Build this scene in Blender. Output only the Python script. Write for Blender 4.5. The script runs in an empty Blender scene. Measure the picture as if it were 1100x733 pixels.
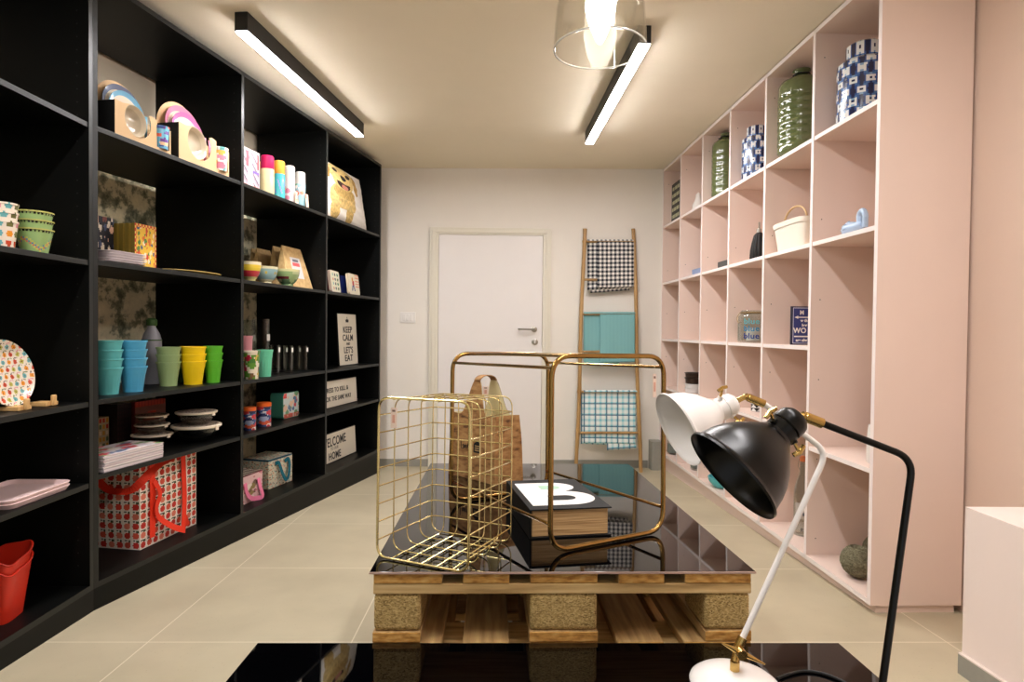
import bpy, math, random
from math import sin, cos, pi, radians, sqrt, atan2, hypot
from mathutils import Vector, Matrix
random.seed(7)
SC = bpy.context.scene
COL = SC.collection
# ------------------------------------------------------------------ camera geometry (metres, eye height 1.129 m)
FPX = 652.7; YAW = radians(1.1296); PIT = radians(-1.0291); ROL = radians(.5868); EYE = Vector((0, 0, 1.129))
R0 = Vector((cos(YAW), -sin(YAW), 0)); FW = Vector((sin(YAW)*cos(PIT), cos(YAW)*cos(PIT), sin(PIT)))
U0 = Vector((-sin(PIT)*sin(YAW), -sin(PIT)*cos(YAW), cos(PIT)))
CR = R0*cos(ROL) + U0*sin(ROL); CU = U0*cos(ROL) - R0*sin(ROL)
def ray(px, py): return FW + CR*((px-550)/FPX) - CU*((py-366.5)/FPX)
def hit(px, py, n, d):
    r = ray(px, py); n = Vector(n); return EYE + r*((d - n.dot(EYE))/n.dot(r))
def atY(px, py, y): return hit(px, py, (0, 1, 0), y)
def proj(P):
    v = Vector(P) - EYE; z = FW.dot(v); return 550 + FPX*CR.dot(v)/z, 366.5 - FPX*CU.dot(v)/z
def depth(P): return FW.dot(Vector(P) - EYE)
SL = .0335                                   # the floor falls away gently towards the back wall
def floor_z(y): return -SL*(y - 2.5)
def ceil_z(x): return 2.566 + .012*x
class Frame:
    def __init__(s, ox, oy, ang, face): s.o = (ox, oy); s.a = ang; s.face = face
    def w(s, x, y, z): c, n = cos(s.a), sin(s.a); return Vector((s.o[0] + x*c - y*n, s.o[1] + x*n + y*c, z))
    def y_at(s, x, px, z, lo=-1.2, hi=3.3):
        f = lambda y: proj(s.w(x, y, z))[0] - px
        lo = max(lo, -1.2); a = f(lo)
        for _ in range(50):
            m = (lo + hi)/2
            if (f(m) > 0) == (a > 0): lo = m
            else: hi = m
        return (lo + hi)/2
    def put(s, x, px, z): return s.w(x, s.y_at(x, px, z), z)
LF = Frame(-1.5934, 2.4125, radians(-11.96), radians(-11.96) + pi/2)
NF = Frame(-1.5934, 2.4125, 0.0, pi/2)
RF = Frame(1.4953, 2.39, radians(.97), radians(.97) - pi/2)
# ------------------------------------------------------------------ materials
MATS = {}
def nodes(name):
    m = bpy.data.materials.new(name); m.use_nodes = True
    nt = m.node_tree; b = nt.nodes['Principled BSDF']; MATS[name] = m
    return m, nt, b
def lin(c):
    return tuple(((v/255)/12.92 if v/255 <= .04045 else (((v/255)+.055)/1.055)**2.4) for v in c) + (1,)
def N(nt, t, **k):
    n = nt.nodes.new(t)
    for a, v in k.items(): setattr(n, a, v)
    return n
def mat(name, rgb, rough=.5, metal=0, bump=0, bscale=200, var=.0, vscale=8, spec=.5, coat=0, trans=0, ior=1.45):
    m, nt, b = nodes(name)
    c = lin(rgb)
    b.inputs['Roughness'].default_value = rough; b.inputs['Metallic'].default_value = metal
    b.inputs['Specular IOR Level'].default_value = spec; b.inputs['IOR'].default_value = ior
    b.inputs['Coat Weight'].default_value = coat; b.inputs['Transmission Weight'].default_value = trans
    tc = N(nt, 'ShaderNodeTexCoord')
    nz = N(nt, 'ShaderNodeTexNoise'); nz.inputs['Scale'].default_value = vscale; nz.inputs['Detail'].default_value = 4
    nt.links.new(tc.outputs['Object'], nz.inputs['Vector'])
    mx = N(nt, 'ShaderNodeMix', data_type='RGBA')
    v = max(var, .02)
    mx.inputs['A'].default_value = tuple(x*(1-v) for x in c[:3]) + (1,); mx.inputs['B'].default_value = tuple(min(1, x*(1+v)) for x in c[:3]) + (1,)
    nt.links.new(nz.outputs['Fac'], mx.inputs['Factor']); nt.links.new(mx.outputs['Result'], b.inputs['Base Color'])
    if bump:
        n2 = N(nt, 'ShaderNodeTexNoise'); n2.inputs['Scale'].default_value = bscale; nt.links.new(tc.outputs['Object'], n2.inputs['Vector'])
        bp = N(nt, 'ShaderNodeBump'); bp.inputs['Strength'].default_value = bump; bp.inputs['Distance'].default_value = .002
        nt.links.new(n2.outputs['Fac'], bp.inputs['Height']); nt.links.new(bp.outputs['Normal'], b.inputs['Normal'])
    return m
def emis(name, rgb, st):
    m, nt, b = nodes(name)
    b.inputs['Base Color'].default_value = lin(rgb); b.inputs['Emission Color'].default_value = lin(rgb); b.inputs['Emission Strength'].default_value = st
    return m
def printed(name, rough=.45, coat=0, bump=0):
    m, nt, b = nodes(name)
    a = N(nt, 'ShaderNodeVertexColor', layer_name='Col'); nt.links.new(a.outputs['Color'], b.inputs['Base Color'])
    b.inputs['Roughness'].default_value = rough; b.inputs['Coat Weight'].default_value = coat
    if bump:
        tc = N(nt, 'ShaderNodeTexCoord'); n2 = N(nt, 'ShaderNodeTexNoise'); n2.inputs['Scale'].default_value = 60; nt.links.new(tc.outputs['Object'], n2.inputs['Vector'])
        bp = N(nt, 'ShaderNodeBump'); bp.inputs['Strength'].default_value = bump; bp.inputs['Distance'].default_value = .004
        nt.links.new(n2.outputs['Fac'], bp.inputs['Height']); nt.links.new(bp.outputs['Normal'], b.inputs['Normal'])
    return m
def ramp_mat(name, stops, tex, scale, rough=.6, stretch=(1, 1, 1), bump=.3, detail=6, const=False, bdist=.002, metal=0):
    m, nt, b = nodes(name)
    tc = N(nt, 'ShaderNodeTexCoord'); mp = N(nt, 'ShaderNodeMapping'); mp.inputs['Scale'].default_value = stretch
    nt.links.new(tc.outputs['Object'], mp.inputs['Vector'])
    if tex == 'noise':
        t = N(nt, 'ShaderNodeTexNoise'); t.inputs['Detail'].default_value = detail; out = t.outputs['Fac']
    else:
        t = N(nt, 'ShaderNodeTexVoronoi'); t.feature = 'F1'; out = t.outputs['Color' if tex == 'voronoi_c' else 'Distance']
    t.inputs['Scale'].default_value = scale
    nt.links.new(mp.outputs['Vector'], t.inputs['Vector'])
    r = N(nt, 'ShaderNodeValToRGB'); r.color_ramp.interpolation = 'CONSTANT' if const else 'LINEAR'
    e = r.color_ramp.elements
    while len(e) < len(stops): e.new(.5)
    for i, (p, c) in enumerate(stops): e[i].position = p; e[i].color = lin(c)
    nt.links.new(out, r.inputs['Fac']); nt.links.new(r.outputs['Color'], b.inputs['Base Color'])
    b.inputs['Roughness'].default_value = rough; b.inputs['Metallic'].default_value = metal
    if bump:
        bp = N(nt, 'ShaderNodeBump'); bp.inputs['Strength'].default_value = bump; bp.inputs['Distance'].default_value = bdist
        nt.links.new(out, bp.inputs['Height']); nt.links.new(bp.outputs['Normal'], b.inputs['Normal'])
    return m
def math_node(nt, op, a, b=None, c=None):
    n = N(nt, 'ShaderNodeMath', operation=op)
    for i, v in enumerate((a, b, c)):
        if v is None: continue
        if isinstance(v, (int, float)): n.inputs[i].default_value = v
        else: nt.links.new(v, n.inputs[i])
    return n.outputs[0]
BLACKWOOD = mat('black_laminate', (6, 7, 6), .45, spec=.22, bump=.05, bscale=300)
BLACKEDGE = mat('black_laminate_edge', (27, 29, 27), .42, spec=.4)
PINK = mat('pink_laminate', (234, 211, 198), .55, bump=.04, bscale=400)
PINKEDGE = mat('pink_laminate_edge', (248, 236, 232), .5)
WALLW = mat('white_plaster', (236, 230, 220), .85, bump=.15, bscale=90)
WALLP = mat('pink_plaster', (232, 207, 190), .85, bump=.15, bscale=90)
BOXP = mat('pale_pink_plaster', (240, 224, 216), .8, bump=.2, bscale=60)
CEILM = mat('ceiling_plaster', (238, 228, 206), .9, bump=.1, bscale=60)
TILEG = mat('grey_tile', (150, 148, 138), .45, var=.08, vscale=40)
TILETOP = mat('pale_grout', (225, 212, 202), .7)
DOORM = mat('door_lacquer', (232, 227, 223), .4)
DOORF = mat('door_frame_paint', (226, 220, 203), .45)
STEEL = mat('brushed_steel', (170, 165, 155), .3, 1)
DARK = mat('near_black', (8, 8, 8), .6)
HOLE = mat('peg_hole_shadow', (60, 48, 42), .8)
HOLEB = mat('peg_hole_black', (26, 27, 26), .5)
LAMPB = mat('black_fixture_paint', (26, 26, 25), .5)
LEDM = emis('led_diffuser', (255, 251, 252), 66)
BULB = emis('bulb_glow', (255, 244, 226), 9)
BGLASS = mat('black_glass', (2, 2, 3), .025, spec=.5, coat=0, ior=1.5)
GEDGE = mat('glass_edge_strip', (190, 160, 145), .3)
GOLDW = mat('pale_gold_wire', (226, 208, 150), .22, 1)
BRASS = mat('brass', (206, 172, 104), .25, 1)
COPPER = mat('antique_brass_tube', (156, 124, 72), .2, 1)
LBLACK = mat('satin_black_paint', (3, 3, 3), .3, spec=.38)
LWHITE = mat('white_lamp_enamel', (240, 236, 232), .3, coat=.3)
CORD = mat('black_cord', (12, 12, 12), .5)
WHITE = mat('white_plastic', (238, 234, 228), .4)
GREENG = mat('green_glass', (94, 106, 64), .1, trans=0, spec=.8, coat=.8, bump=.5, bscale=55)
PRINT = printed('printed_surface'); PRINTG = printed('printed_glaze', .2, .5); PRINTC = printed('printed_cloth', .85, 0, .6)
BAMBOO = ramp_mat('bamboo', [(.3, (148, 112, 62)), (.7, (188, 150, 96))], 'noise', 14, .45, (1, 1, .15), .1)
WOODL = ramp_mat('pallet_wood_lengthwise', [(.25, (128, 98, 58)), (.5, (176, 140, 90)), (.75, (204, 172, 118))], 'noise', 7, .75, (9, .7, 9), .35)
WOODX = ramp_mat('pallet_wood_crosswise', [(.25, (156, 122, 72)), (.5, (206, 170, 112)), (.75, (226, 196, 140))], 'noise', 9, .75, (.7, 9, 9), .35)
ENDG = ramp_mat('pallet_end_grain', [(.3, (150, 100, 42)), (.5, (202, 148, 72)), (.72, (222, 180, 108))], 'noise', 40, .8, (1, 1, 3), .4)
CHIP = ramp_mat('chipboard_block', [(.05, (116, 92, 46)), (.4, (176, 146, 88)), (.9, (214, 186, 126))], 'voronoi_c', 270, .85, (1, 1, 1.9), .5)
CORK = ramp_mat('cork_fabric', [(.3, (84, 50, 22)), (.42, (152, 108, 62)), (.62, (184, 140, 88)), (.8, (134, 92, 48))], 'noise', 26, .8, (1, 1, 2.6), .3)
CREAM = mat('cream_lining', (232, 220, 176), .8)
TWINE = ramp_mat('jute_twine', [(.3, (92, 88, 66)), (.7, (150, 144, 116))], 'noise', 120, .95, (1, 1, 1), .8, bdist=.004)
PAGES = ramp_mat('book_pages', [(.3, (140, 100, 56)), (.55, (206, 168, 116)), (.8, (232, 204, 158))], 'noise', 20, .8, (.25, .25, 22), .4)
BOOKC = mat('black_book_cover', (9, 9, 9), .55, spec=.25)
KRAFT = ramp_mat('kraft_paper', [(.3, (186, 150, 96)), (.7, (216, 184, 130))], 'noise', 30, .8, (1, 1, 1), .3)
CARD = mat('pale_cardboard', (204, 170, 126), .75, var=.05)
CONC_STOPS = None
def wall_concrete():
    m, nt, b = nodes('weathered_concrete')
    tc = N(nt, 'ShaderNodeTexCoord')
    n1 = N(nt, 'ShaderNodeTexNoise'); n1.inputs['Scale'].default_value = 11; n1.inputs['Detail'].default_value = 8; n1.inputs['Roughness'].default_value = .65
    nt.links.new(tc.outputs['Object'], n1.inputs['Vector'])
    r = N(nt, 'ShaderNodeValToRGB'); e = r.color_ramp.elements; e.new(.5); e.new(.5)
    for i, (p, c) in enumerate([(.36, (84, 90, 72)), (.45, (140, 140, 116)), (.5, (206, 200, 168)), (.7, (232, 224, 192))]): e[i].position = p; e[i].color = lin(c)
    nt.links.new(n1.outputs['Fac'], r.inputs['Fac'])
    sep = N(nt, 'ShaderNodeSeparateXYZ'); nt.links.new(tc.outputs['Object'], sep.inputs[0])
    n2 = N(nt, 'ShaderNodeTexNoise'); n2.inputs['Scale'].default_value = 12; nt.links.new(tc.outputs['Object'], n2.inputs['Vector'])
    z = math_node(nt, 'MULTIPLY_ADD', n2.outputs['Fac'], .12, sep.outputs['Z'])
    k = math_node(nt, 'GREATER_THAN', z, 2.13)
    mx = N(nt, 'ShaderNodeMix', data_type='RGBA'); nt.links.new(k, mx.inputs['Factor']); nt.links.new(r.outputs['Color'], mx.inputs['A']); mx.inputs['B'].default_value = lin((206, 194, 170))
    nt.links.new(mx.outputs['Result'], b.inputs['Base Color']); b.inputs['Roughness'].default_value = .9
    bp = N(nt, 'ShaderNodeBump'); bp.inputs['Strength'].default_value = .4; bp.inputs['Distance'].default_value = .01
    nt.links.new(n1.outputs['Fac'], bp.inputs['Height']); nt.links.new(bp.outputs['Normal'], b.inputs['Normal'])
    return m
CONC = wall_concrete()
def floor_tiles():
    m, nt, b = nodes('floor_tiles')
    tc = N(nt, 'ShaderNodeTexCoord'); sep = N(nt, 'ShaderNodeSeparateXYZ'); nt.links.new(tc.outputs['Object'], sep.inputs[0])
    def dist(s, off, per):
        f = math_node(nt, 'FRACT', math_node(nt, 'DIVIDE', math_node(nt, 'ADD', s, off), per))
        return math_node(nt, 'MULTIPLY', math_node(nt, 'SUBTRACT', .5, math_node(nt, 'ABSOLUTE', math_node(nt, 'SUBTRACT', f, .5))), per)
    dx = dist(sep.outputs['X'], 1.235 + 7.17, .717); dy = dist(sep.outputs['Y'], 7.35 - 2.155, .735)
    g = math_node(nt, 'LESS_THAN', math_node(nt, 'MINIMUM', dx, dy), .0022)
    n1 = N(nt, 'ShaderNodeTexNoise'); n1.inputs['Scale'].default_value = 3; n1.inputs['Detail'].default_value = 7; nt.links.new(tc.outputs['Object'], n1.inputs['Vector'])
    r = N(nt, 'ShaderNodeValToRGB'); e = r.color_ramp.elements
    e[0].position = .3; e[0].color = lin((179, 168, 141)); e[1].position = .7; e[1].color = lin((195, 184, 156))
    nt.links.new(n1.outputs['Fac'], r.inputs['Fac'])
    n3 = N(nt, 'ShaderNodeTexVoronoi'); n3.inputs['Scale'].default_value = 45; nt.links.new(tc.outputs['Object'], n3.inputs['Vector'])
    sp = math_node(nt, 'LESS_THAN', n3.outputs['Distance'], .09)
    m1 = N(nt, 'ShaderNodeMix', data_type='RGBA'); nt.links.new(math_node(nt, 'MULTIPLY', sp, .35), m1.inputs['Factor']); nt.links.new(r.outputs['Color'], m1.inputs['A']); m1.inputs['B'].default_value = lin((140, 130, 108))
    m2 = N(nt, 'ShaderNodeMix', data_type='RGBA'); nt.links.new(g, m2.inputs['Factor']); nt.links.new(m1.outputs['Result'], m2.inputs['A']); m2.inputs['B'].default_value = lin((222, 212, 190))
    nt.links.new(m2.outputs['Result'], b.inputs['Base Color']); b.inputs['Roughness'].default_value = .42
    return m
FLOORM = floor_tiles()
def check_mat(name, kind, cols, per):
    m, nt, b = nodes(name)
    tc = N(nt, 'ShaderNodeTexCoord'); sep = N(nt, 'ShaderNodeSeparateXYZ'); nt.links.new(tc.outputs['UV'], sep.inputs[0])
    def st(s, p, w, off=0): return math_node(nt, 'LESS_THAN', math_node(nt, 'FRACT', math_node(nt, 'ADD', math_node(nt, 'DIVIDE', s, p), 10 + off)), w)
    def mix(f, A, B):
        x = N(nt, 'ShaderNodeMix', data_type='RGBA')
        if isinstance(f, float): x.inputs['Factor'].default_value = f
        else: nt.links.new(f, x.inputs['Factor'])
        for k, v in (('A', A), ('B', B)):
            if isinstance(v, tuple): x.inputs[k].default_value = lin(v)
            else: nt.links.new(v, x.inputs[k])
        return x.outputs['Result']
    U, V = sep.outputs['X'], sep.outputs['Y']
    if kind == 'gingham':
        s = math_node(nt, 'MULTIPLY', math_node(nt, 'ADD', st(U, per, .5), st(V, per, .5)), .5)
        f = math_node(nt, 'POWER', s, .6)
        c = mix(f, cols[0], cols[1])
    elif kind == 'plaid':
        c = mix(math_node(nt, 'MULTIPLY', math_node(nt, 'ADD', st(U, per, .42, .2), st(V, per, .42, .2)), .42), cols[0], cols[1])
        c = mix(math_node(nt, 'MULTIPLY', math_node(nt, 'MAXIMUM', st(U, per*2, .11), st(V, per*2, .11)), .8), c, cols[2])
    else:
        c = mix(math_node(nt, 'MULTIPLY', st(U, per, .4), .6), cols[0], cols[1])
    nt.links.new(c, b.inputs['Base Color']); b.inputs['Roughness'].default_value = .9
    return m
GING = check_mat('navy_gingham', 'gingham', [(240, 236, 228), (16, 20, 36)], .038)
TEALS = check_mat('teal_rib', 'stripe', [(130, 182, 182), (98, 152, 156)], .011)
PLAID = check_mat('aqua_plaid', 'plaid', [(232, 238, 234), (96, 190, 204), (28, 78, 112)], .049)
def cell_mat(name, base, cols, scale, r, rough=.4, coat=.2):
    m, nt, b = nodes(name)
    tc = N(nt, 'ShaderNodeTexCoord')
    v = N(nt, 'ShaderNodeTexVoronoi'); v.inputs['Scale'].default_value = scale; v.inputs['Randomness'].default_value = .45
    nt.links.new(tc.outputs['Object'], v.inputs['Vector'])
    sp = N(nt, 'ShaderNodeSeparateColor'); nt.links.new(v.outputs['Color'], sp.inputs[0])
    rr = N(nt, 'ShaderNodeValToRGB'); rr.color_ramp.interpolation = 'CONSTANT'; e = rr.color_ramp.elements
    while len(e) < len(cols): e.new(.5)
    for i, c in enumerate(cols): e[i].position = i/len(cols); e[i].color = lin(c)
    nt.links.new(sp.outputs[0], rr.inputs['Fac'])
    mx = N(nt, 'ShaderNodeMix', data_type='RGBA'); nt.links.new(math_node(nt, 'LESS_THAN', v.outputs['Distance'], r), mx.inputs['Factor'])
    mx.inputs['A'].default_value = lin(base); nt.links.new(rr.outputs['Color'], mx.inputs['B'])
    nt.links.new(mx.outputs['Result'], b.inputs['Base Color']); b.inputs['Roughness'].default_value = rough; b.inputs['Coat Weight'].default_value = coat
    return m
FLORALS = cell_mat('retro_floral_print', (240, 228, 210), [(206, 72, 40), (236, 150, 40), (104, 174, 176), (190, 184, 84), (226, 150, 160), (90, 70, 60)], 42, .42)
def clear(name, rgb, rough=.02, alpha=.35, gc=1.0):
    # thin clear glass: mostly see-through with glossy highlights
    m = bpy.data.materials.new(name); m.use_nodes = True; nt = m.node_tree; nt.nodes.clear()
    o = N(nt, 'ShaderNodeOutputMaterial'); tr = N(nt, 'ShaderNodeBsdfTransparent'); tr.inputs[0].default_value = lin(rgb)
    gl = N(nt, 'ShaderNodeBsdfGlossy'); gl.inputs['Roughness'].default_value = rough; gl.inputs['Color'].default_value = (gc, gc, gc, 1)
    lw = N(nt, 'ShaderNodeLayerWeight'); lw.inputs['Blend'].default_value = alpha
    mx = N(nt, 'ShaderNodeMixShader'); nt.links.new(lw.outputs['Facing'], mx.inputs[0]); nt.links.new(tr.outputs[0], mx.inputs[1]); nt.links.new(gl.outputs[0], mx.inputs[2])
    nt.links.new(mx.outputs[0], o.inputs[0]); MATS[name] = m; return m
CLEAR = clear('clear_glass', (240, 243, 241), .03, .11)
PENDG = clear('pendant_glass', (252, 252, 250), .02, .13, .85)
# ------------------------------------------------------------------ mesh building
class MB:
    def __init__(s): s.v = []; s.f = []; s.m = []; s.c = []; s.uv = []; s.M = None
    def add(s, vs, fs, mi=0, cols=None, uvs=None):
        b = len(s.v)
        if s.M is not None: vs = [s.M @ Vector(p) for p in vs]
        s.v += [tuple(p) for p in vs]
        for i, f in enumerate(fs):
            s.f.append([b + k for k in f]); s.m.append(mi if isinstance(mi, int) else mi[i]); s.c.append(cols[i] if cols else None)
            s.uv.append(uvs[i] if uvs else None)
        return s
    def box(s, x0, x1, y0, y1, z0, z1, mi=0, fm=None, col=None):
        vs = [(x, y, z) for x in (x0, x1) for y in (y0, y1) for z in (z0, z1)]
        fs = [(0, 1, 3, 2), (4, 6, 7, 5), (0, 4, 5, 1), (2, 3, 7, 6), (0, 2, 6, 4), (1, 5, 7, 3)]   # -x +x -y +y -z +z
        s.add(vs, fs, fm if fm else mi, [col]*6 if col else None); return s
    def lathe(s, prof, n=32, mi=0, ax=None, o=(0, 0, 0), cap=False, colf=None, closed=False):
        M = Matrix.Translation(o)
        if ax is not None: M = M @ Vector(ax).to_track_quat('Z', 'Y').to_matrix().to_4x4()
        vs = []; fs = []; cs = []
        for z, r in prof:
            for k in range(n):
                t = 2*pi*k/n; vs.append(M @ Vector((r*cos(t), r*sin(t), z)))
        R = len(prof)
        for i in range(R - (0 if closed else 1)):
            j = (i+1) % R
            for k in range(n):
                fs.append((i*n+k, i*n+(k+1) % n, j*n+(k+1) % n, j*n+k)); cs.append(colf((k+.5)/n, i) if colf else None)
        if cap:
            fs.append(tuple(range(n))[::-1]); cs.append(colf(0, 0) if colf else None); fs.append(tuple((R-1)*n + k for k in range(n))); cs.append(colf(0, R-1) if colf else None)
        s.add(vs, fs, mi, cs if colf else None); return s
    def tube(s, pts, r, n=10, mi=0, closed=False, cap=True):
        pts = [Vector(p) for p in pts]; m = len(pts); vs = []; fs = []
        T = []
        for i in range(m):
            a = pts[(i-1) % m] if (closed or i > 0) else pts[i]; b = pts[(i+1) % m] if (closed or i < m-1) else pts[i]
            T.append((b - a).normalized())
        up = Vector((0, 0, 1)) if abs(T[0].z) < .9 else Vector((1, 0, 0))
        nrm = (up - T[0]*up.dot(T[0])).normalized()
        for i in range(m):
            nrm = (nrm - T[i]*nrm.dot(T[i])).normalized(); bi = T[i].cross(nrm)
            rr = r[i] if isinstance(r, (list, tuple)) else r
            for k in range(n):
                t = 2*pi*k/n; vs.append(pts[i] + nrm*(rr*cos(t)) + bi*(rr*sin(t)))
        for i in range(m if closed else m-1):
            j = (i+1) % m
            for k in range(n): fs.append((i*n+k, i*n+(k+1) % n, j*n+(k+1) % n, j*n+k))
        if cap and not closed: fs += [tuple(range(n))[::-1], tuple((m-1)*n+k for k in range(n))]
        s.add(vs, fs, mi); return s
    def grid(s, fn, nu, nv, mi=0, colf=None, uvf=None):
        vs = [fn(i/nu, j/nv) for j in range(nv+1) for i in range(nu+1)]; fs = []; cs = []; us = []
        for j in range(nv):
            for i in range(nu):
                a = j*(nu+1)+i; fs.append((a, a+1, a+nu+2, a+nu+1))
                cs.append(colf((i+.5)/nu, (j+.5)/nv) if colf else None)
                us.append([uvf(i/nu, j/nv), uvf((i+1)/nu, j/nv), uvf((i+1)/nu, (j+1)/nv), uvf(i/nu, (j+1)/nv)] if uvf else None)
        s.add(vs, fs, mi, cs if colf else None, us if uvf else None); return s
    def poly(s, pts, d, mi=0, col=None):
        # pts in x,z (front at y=0), thickness d towards +y
        n = len(pts); vs = [(x, 0, z) for x, z in pts] + [(x, d, z) for x, z in pts]
        fs = [tuple(range(n)), tuple(range(2*n-1, n-1, -1))] + [(i, n+i, n+(i+1) % n, (i+1) % n) for i in range(n)]
        s.add(vs, fs, mi, [col]*len(fs) if col else None); return s
    def build(s, name, mats, parent=None, smooth=True, bev=0, sub=0, thick=0, ang=35):
        me = bpy.data.meshes.new(name); me.from_pydata(s.v, [], s.f)
        if not isinstance(mats, (list, tuple)): mats = [mats]
        for m in mats: me.materials.append(m)
        me.polygons.foreach_set('material_index', s.m)
        if any(c is not None for c in s.c):
            at = me.color_attributes.new('Col', 'FLOAT_COLOR', 'CORNER'); buf = []
            for f, c in zip(s.f, s.c): buf += list(lin(c) if c else (1, 1, 1, 1))*len(f)
            at.data.foreach_set('color', buf)
        if any(u is not None for u in s.uv):
            ul = me.uv_layers.new(name='UVMap'); buf = []
            for f, u in zip(s.f, s.uv):
                for k in range(len(f)): buf += list(u[k] if u else (0, 0))
            ul.data.foreach_set('uv', buf)
        me.validate(); me.update()
        if smooth:
            me.polygons.foreach_set('use_smooth', [True]*len(me.polygons)); me.set_sharp_from_angle(angle=radians(ang))
        o = bpy.data.objects.new(name, me); COL.objects.link(o)
        if parent is not None: o.parent = parent
        if thick: md = o.modifiers.new('solid', 'SOLIDIFY'); md.thickness = thick; md.offset = 0
        if sub: md = o.modifiers.new('sub', 'SUBSURF'); md.levels = md.render_levels = sub
        if bev: md = o.modifiers.new('bevel', 'BEVEL'); md.width = bev; md.segments = 2; md.limit_method = 'ANGLE'
        return o
def tag(o, label, cat, group=None):
    o['label'] = label; o['category'] = cat
    if group: o['group'] = group
    return o
def thing(name, label, cat, loc=(0, 0, 0), rz=0, group=None, rx=0):
    o = bpy.data.objects.new(name, None); COL.objects.link(o); o.empty_display_size = .05
    o.location = loc; o.rotation_euler = (rx, 0, rz); return tag(o, label, cat, group)
def struct(o): o['kind'] = 'structure'; return o
def dup(root, loc, rz, label, group=None, rx=None):
    r = root.copy(); COL.objects.link(r); r.location = loc; r.rotation_euler = (root.rotation_euler[0] if rx is None else rx, 0, rz); r['label'] = label
    if group: r['group'] = group
    for ch in list(root.children):
        c = ch.copy(); COL.objects.link(c); c.parent = r
        for g in list(ch.children):
            d = g.copy(); COL.objects.link(d); d.parent = c
    return r
def text_mb(mb, body, size, mi, M, sx=1, d=.0006, sp=1.0, bold=0):
    cu = bpy.data.curves.new('tmp', 'FONT'); cu.body = body; cu.size = size; cu.extrude = d; cu.align_x = 'CENTER'; cu.space_character = sp*1.06; cu.offset = bold
    cu.resolution_u = 4
    ob = bpy.data.objects.new('tmp', cu); COL.objects.link(ob)
    dg = bpy.context.evaluated_depsgraph_get(); me = bpy.data.meshes.new_from_object(ob.evaluated_get(dg))
    # text x,y -> x,z facing -y
    vs = [M @ Vector((v.co.x*sx, -v.co.z, v.co.y)) for v in me.vertices]
    mb.add(vs, [tuple(p.vertices) for p in me.polygons], mi)
    bpy.data.objects.remove(ob); bpy.data.curves.remove(cu); bpy.data.meshes.remove(me)
def rrect(w, h, r, n=5, cx=0, cz=0):
    out = []
    for qx, qz, a0 in ((w/2-r, h/2-r, 0), (-w/2+r, h/2-r, 90), (-w/2+r, -h/2+r, 180), (w/2-r, -h/2+r, 270)):
        for k in range(n+1):
            t = radians(a0 + 90*k/n); out.append((cx + qx + r*cos(t), cz + qz + r*sin(t)))
    return out
def fillet(pts, r, n=6, closed=False):
    P = [Vector(p) for p in pts]; out = []
    for i, p in enumerate(P):
        if not closed and i in (0, len(P)-1): out.append(p); continue
        a = (P[i-1] - p); b = (P[(i+1) % len(P)] - p); la, lb = a.length, b.length
        a.normalize(); b.normalize(); rr = min(r, la*.48, lb*.48)
        for k in range(n+1):
            t = k/n; out.append((p + a*rr)*(1-t)**2 + p*2*t*(1-t) + (p + b*rr)*t*t)
    return out
def arc_slab_floor(): pass
# ================================================================== THE ROOM
YW = 5.4334
def slab(name, pts, z0f, z1f, m, parent=None):
    # pts: plan outline; z0f/z1f give the height of underside/top at x, y
    n = len(pts); mb = MB()
    vs = [(x, y, z0f(x, y)) for x, y in pts] + [(x, y, z1f(x, y)) for x, y in pts]
    mb.add(vs, [tuple(range(n))[::-1], tuple(range(n, 2*n))] + [(i, (i+1) % n, n+(i+1) % n, n+i) for i in range(n)])
    return mb.build(name, m, parent, smooth=False)
LW0 = LF.w(-.56, 0, 0); LW1 = LF.w(-.56, 3.6, 0)
kx = (LW1.x-LW0.x)/(LW1.y-LW0.y)
xl = lambda y: LW0.x + kx*(y-LW0.y)
yb = LW0.y + (-2.16-LW0.x)/kx
plan = [(-2.16, -2.6), (1.885, -2.6), (1.885, YW), (xl(YW), YW), (-2.16, yb)]
struct(slab('floor', [(-2.26, -2.6), (1.98, -2.6), (1.98, YW+.1), (-2.26, YW+.1)], lambda x, y: floor_z(y)-.1, lambda x, y: floor_z(y), FLOORM))
struct(slab('ceiling', [(-2.26, -2.6), (1.98, -2.6), (1.98, YW+.1), (-2.26, YW+.1)], lambda x, y: ceil_z(x), lambda x, y: ceil_z(x)+.1, CEILM))
zb = lambda x, y: floor_z(y); zt = lambda x, y: ceil_z(x)
struct(slab('wall_back', [(xl(YW)-.05, YW), (1.98, YW), (1.98, YW+.1), (xl(YW)-.05, YW+.1)], zb, zt, WALLW))
struct(slab('wall_right', [(1.885, -2.6), (1.98, -2.6), (1.98, YW), (1.885, YW)], zb, zt, WALLP))
struct(slab('wall_left', [(-2.26, -2.6), (-2.16, -2.6), (-2.16, yb), (xl(YW), YW), (xl(YW)-.1, YW), (-2.26, yb+.02)], zb, zt, CONC))
bb = MB(); fz = floor_z(YW)
xs0, xs1, xs2, xs3 = LF.w(0, 2.83, 0).x+.0, -.632, .446, 1.34
for a, b_ in ((xs0-.1, xs1), (xs2, xs3)): bb.box(a, b_, YW-.011, YW, fz, fz+.066)
struct(bb.build('baseboard_back', TILEG, None, bev=.001))
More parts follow.
